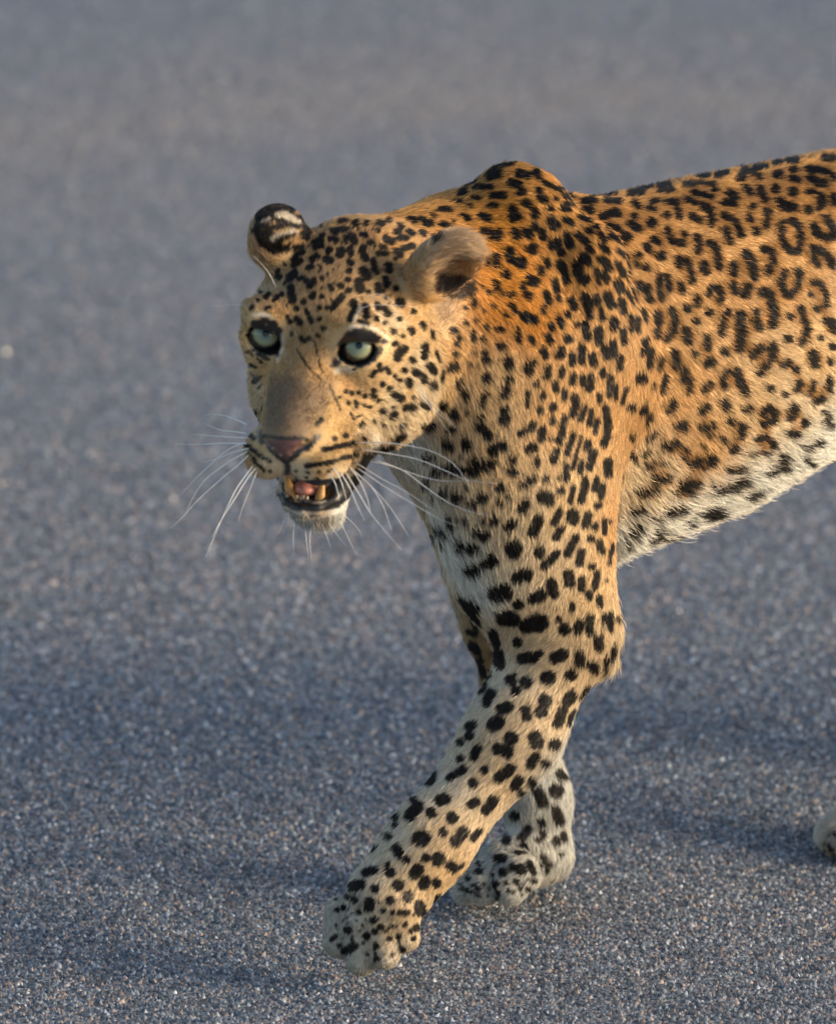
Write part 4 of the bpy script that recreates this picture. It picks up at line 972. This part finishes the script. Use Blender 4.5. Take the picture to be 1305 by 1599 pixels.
FINE = [
 (.02, [(432, 450), (417, 422), (395, 399)]), (-.03, [(428, 482), (405, 475), (380, 475), (330, 478)]), (.03, [(572, 464), (592, 459), (612, 470), (620, 479)]), (.03, [(562, 482), (580, 477), (605, 476), (655, 480)]),
 (.02, [(655, 612), (680, 635), (700, 655), (715, 672)]), (.02, [(655, 616), (675, 640), (690, 660), (705, 682)]), (.02, [(650, 610), (684, 645), (712, 668)]), (.02, [(625, 660), (638, 678), (648, 705)]),
 (.01, [(460, 815), (458, 840), (459, 866)]), (.01, [(476, 820), (479, 848), (482, 872)]), (.01, [(503, 818), (512, 842), (517, 856)]), (.01, [(528, 808), (540, 832), (556, 866)]), (.01, [(512, 815), (530, 840), (541, 852)]), (0, [(446, 808), (438, 826), (430, 838)]),
 (.01, [(486, 820), (484, 845), (487, 880)]), (.01, [(536, 803), (556, 822), (566, 838)]),
]
for tow, px in WHISK:
    whisker(px, tow)
for tow, px in FINE:
    whisker(px, tow, 0.00026)

# ------------------------------------------------------------------ road
def road_material():
    m = mat_new('asphalt', rough=0.75)
    nt = m.node_tree
    p = nt.nodes['Principled BSDF']
    tc = nt.nodes.new('ShaderNodeTexCoord')
    vo = nt.nodes.new('ShaderNodeTexVoronoi'); vo.inputs['Scale'].default_value = 150
    nt.links.new(tc.outputs['Object'], vo.inputs['Vector'])
    rp = nt.nodes.new('ShaderNodeValToRGB')
    sp = nt.nodes.new('ShaderNodeSeparateColor')
    nt.links.new(vo.outputs['Color'], sp.inputs[0])
    nt.links.new(sp.outputs[0], rp.inputs[0])
    e = rp.color_ramp.elements
    e[0].color = (0.05, 0.055, 0.065, 1); e[1].color = (0.34, 0.34, 0.36, 1)
    nt.links.new(rp.outputs[0], p.inputs['Base Color'])
    bu = nt.nodes.new('ShaderNodeBump'); bu.inputs['Strength'].default_value = 0.5; bu.inputs['Distance'].default_value = 0.003; bu.invert = True
    nt.links.new(vo.outputs['Distance'], bu.inputs['Height'])
    nt.links.new(bu.outputs[0], p.inputs['Normal'])
    return m
ROADM = road_material()
road = mesh_obj('road', [(-400, -400, 0), (400, -400, 0), (400, 400, 0), (-400, 400, 0)], [(0, 1, 2, 3)], ROADM)
road['kind'] = 'structure'

def chippings():
    """the road's stone chips: thousands of small angular stones set in the bitumen"""
    rows = []
    y = -0.75
    while y < 5.6:
        sp = 0.0041 * (1 + max(y + 0.2, 0) * 0.16)
        hw = 0.50 * (1 + (y + 0.3) / 7.7) + 0.10
        x = np.arange(-hw, hw, sp)
        rows.append(np.stack([x + rng.uniform(-.5, .5, len(x)) * sp, y + rng.uniform(-.5, .5, len(x)) * sp, np.full(len(x), sp)], 1))
        y += sp
    R = np.concatenate(rows)
    n = len(R)
    base = np.array([(1, 0, 0), (0.3, .95, 0), (-.8, .6, 0), (-.8, -.6, 0), (.3, -.95, 0), (0.1, 0.05, 1)], float)
    fs = np.array([(0, 1, 5), (1, 2, 5), (2, 3, 5), (3, 4, 5), (4, 0, 5)])
    an = rng.uniform(0, 2 * np.pi, n)
    sz = R[:, 2] * np.clip(rng.normal(0.60, 0.17, n), 0.25, 1.15)
    el = rng.uniform(0.6, 1.0, n)
    ht = sz * rng.uniform(0.3, 1.0, n)
    vv = np.repeat(base[None], n, 0) * (1 + rng.normal(0, 0.16, (n, 6, 1)))
    vv[:, 5, :2] += rng.normal(0, 0.35, (n, 2))
    x = vv[..., 0] * sz[:, None]; yv = vv[..., 1] * (sz * el)[:, None]
    ca, sa = np.cos(an)[:, None], np.sin(an)[:, None]
    X = R[:, 0:1] + x * ca - yv * sa
    Y = R[:, 1:2] + x * sa + yv * ca
    Z = 0.0008 + np.clip(vv[..., 2], 0, 1) * ht[:, None]
    Z[:, :5] = -0.0006
    Vs = np.stack([X, Y, Z], -1).reshape(-1, 3)
    Fs = (np.arange(n)[:, None, None] * 6 + fs[None]).reshape(-1, 3)
    pal = np.array([(0.055, 0.072, 0.094), (0.104, 0.130, 0.156), (0.188, 0.221, 0.25), (0.30, 0.335, 0.365), (0.25, 0.21, 0.19), (0.40, 0.335, 0.29), (0.50, 0.52, 0.54), (0.18, 0.15, 0.15)])
    c = pal[rng.choice(len(pal), n, p=[.22, .24, .19, .10, .11, .05, .04, .05])] * rng.uniform(0.75, 1.25, (n, 1))
    pt = np.stack([R[:, 0] * 0.4, R[:, 1]], 1)
    big = vnoise(pt, 0.7, 31) * 0.8 + vnoise(pt, 0.25, 32) * 0.5
    far = np.clip((R[:, 1] - 0.8) / 3.0, 0, 0.65)[:, None]
    c = c * (1 - far) + c.mean(0) * far
    yy = R[:, 1] - 0.25 * R[:, 0]
    big = big * 0.8 + 0.7 * np.exp(-((yy - 2.35) / 0.4) ** 2) + 0.5 * np.exp(-((yy - 3.7) / 0.25) ** 2) - 0.5 * np.exp(-((yy - 4.6) / 0.5) ** 2) - 0.3 * np.exp(-((yy - 0.6) / 0.5) ** 2)
    c = c * (1.00 + 0.12 * big + 0.05 * np.clip(R[:, 1], -0.5, 3))[:, None] * np.stack([0.99 + 0.14 * big, np.ones(n) * 0.995 + 0.02 * big, 1.02 - 0.09 * big], 1)  # farther chips painted lighter, standing in for sky sheen at a grazing view
    me = bpy.data.meshes.new('road_chippings')
    me.vertices.add(len(Vs)); me.vertices.foreach_set('co', Vs.astype(np.float32).ravel())
    me.loops.add(len(Fs) * 3); me.loops.foreach_set('vertex_index', Fs.astype(np.int32).ravel())
    me.polygons.add(len(Fs)); me.polygons.foreach_set('loop_start', np.arange(0, len(Fs) * 3, 3, dtype=np.int32))
    me.update()
    at = me.attributes.new('stone', 'FLOAT_COLOR', 'POINT')
    at.data.foreach_set('color', np.concatenate([np.repeat(c, 6, 0), np.ones((n * 6, 1))], 1).astype(np.float32).ravel())
    m = mat_new('stone_chips', rough=0.62)
    nt = m.node_tree
    a = nt.nodes.new('ShaderNodeAttribute'); a.attribute_name = 'stone'
    nt.links.new(a.outputs['Color'], nt.nodes['Principled BSDF'].inputs['Base Color'])
    me.materials.append(m)
    o = bpy.data.objects.new('road_chippings', me)
    COL.objects.link(o)
    o['kind'] = 'stuff'
    return o
chippings()

def on_road(u, v):
    r = ray(u, v)
    return CAM + r * (-CAM[2] / r[2])

def pebble(name, c, size, mat, seed):
    r = np.random.default_rng(seed)
    vs_, fs = uv_sphere(1.0, 10, 7)
    v = np.array(vs_) * (1 + r.normal(0, 0.10, (len(vs_), 1))) * np.array(size)
    v[:, 2] += size[2] * 0.75
    return mesh_obj(name, v + np.array([c[0], c[1], 0.001]), fs, mat)

g = on_road(8, 556)
GL = mat_new('quartz', (0.62, 0.58, 0.52), 0.08)
GL.node_tree.nodes['Principled BSDF'].inputs['Coat Weight'].default_value = 1.0
o = pebble('pebble', g, (0.0055, 0.005, 0.0042), GL, 3)
o['label'] = 'small shiny pale pebble on the asphalt near the left edge'
o['category'] = 'pebble'
g = on_road(4, 951)
o = mesh_obj('twig', *[(np.array(tube_mesh([(g[0] - 0.03, g[1], .008), (g[0] - .01, g[1] + .006, .009), (g[0] + .012, g[1] + .004, .006)], [0.0035, 0.004, 0.0022], 7)[0]), tube_mesh([(0, 0, 0), (1, 0, 0), (2, 0, 0)], [1, 1, 1], 7)[1])][0], mat_new('twig_bark', (0.035, 0.05, 0.08), 0.7))
o['label'] = 'short dark twig lying on the asphalt at the left edge'
o['category'] = 'twig'
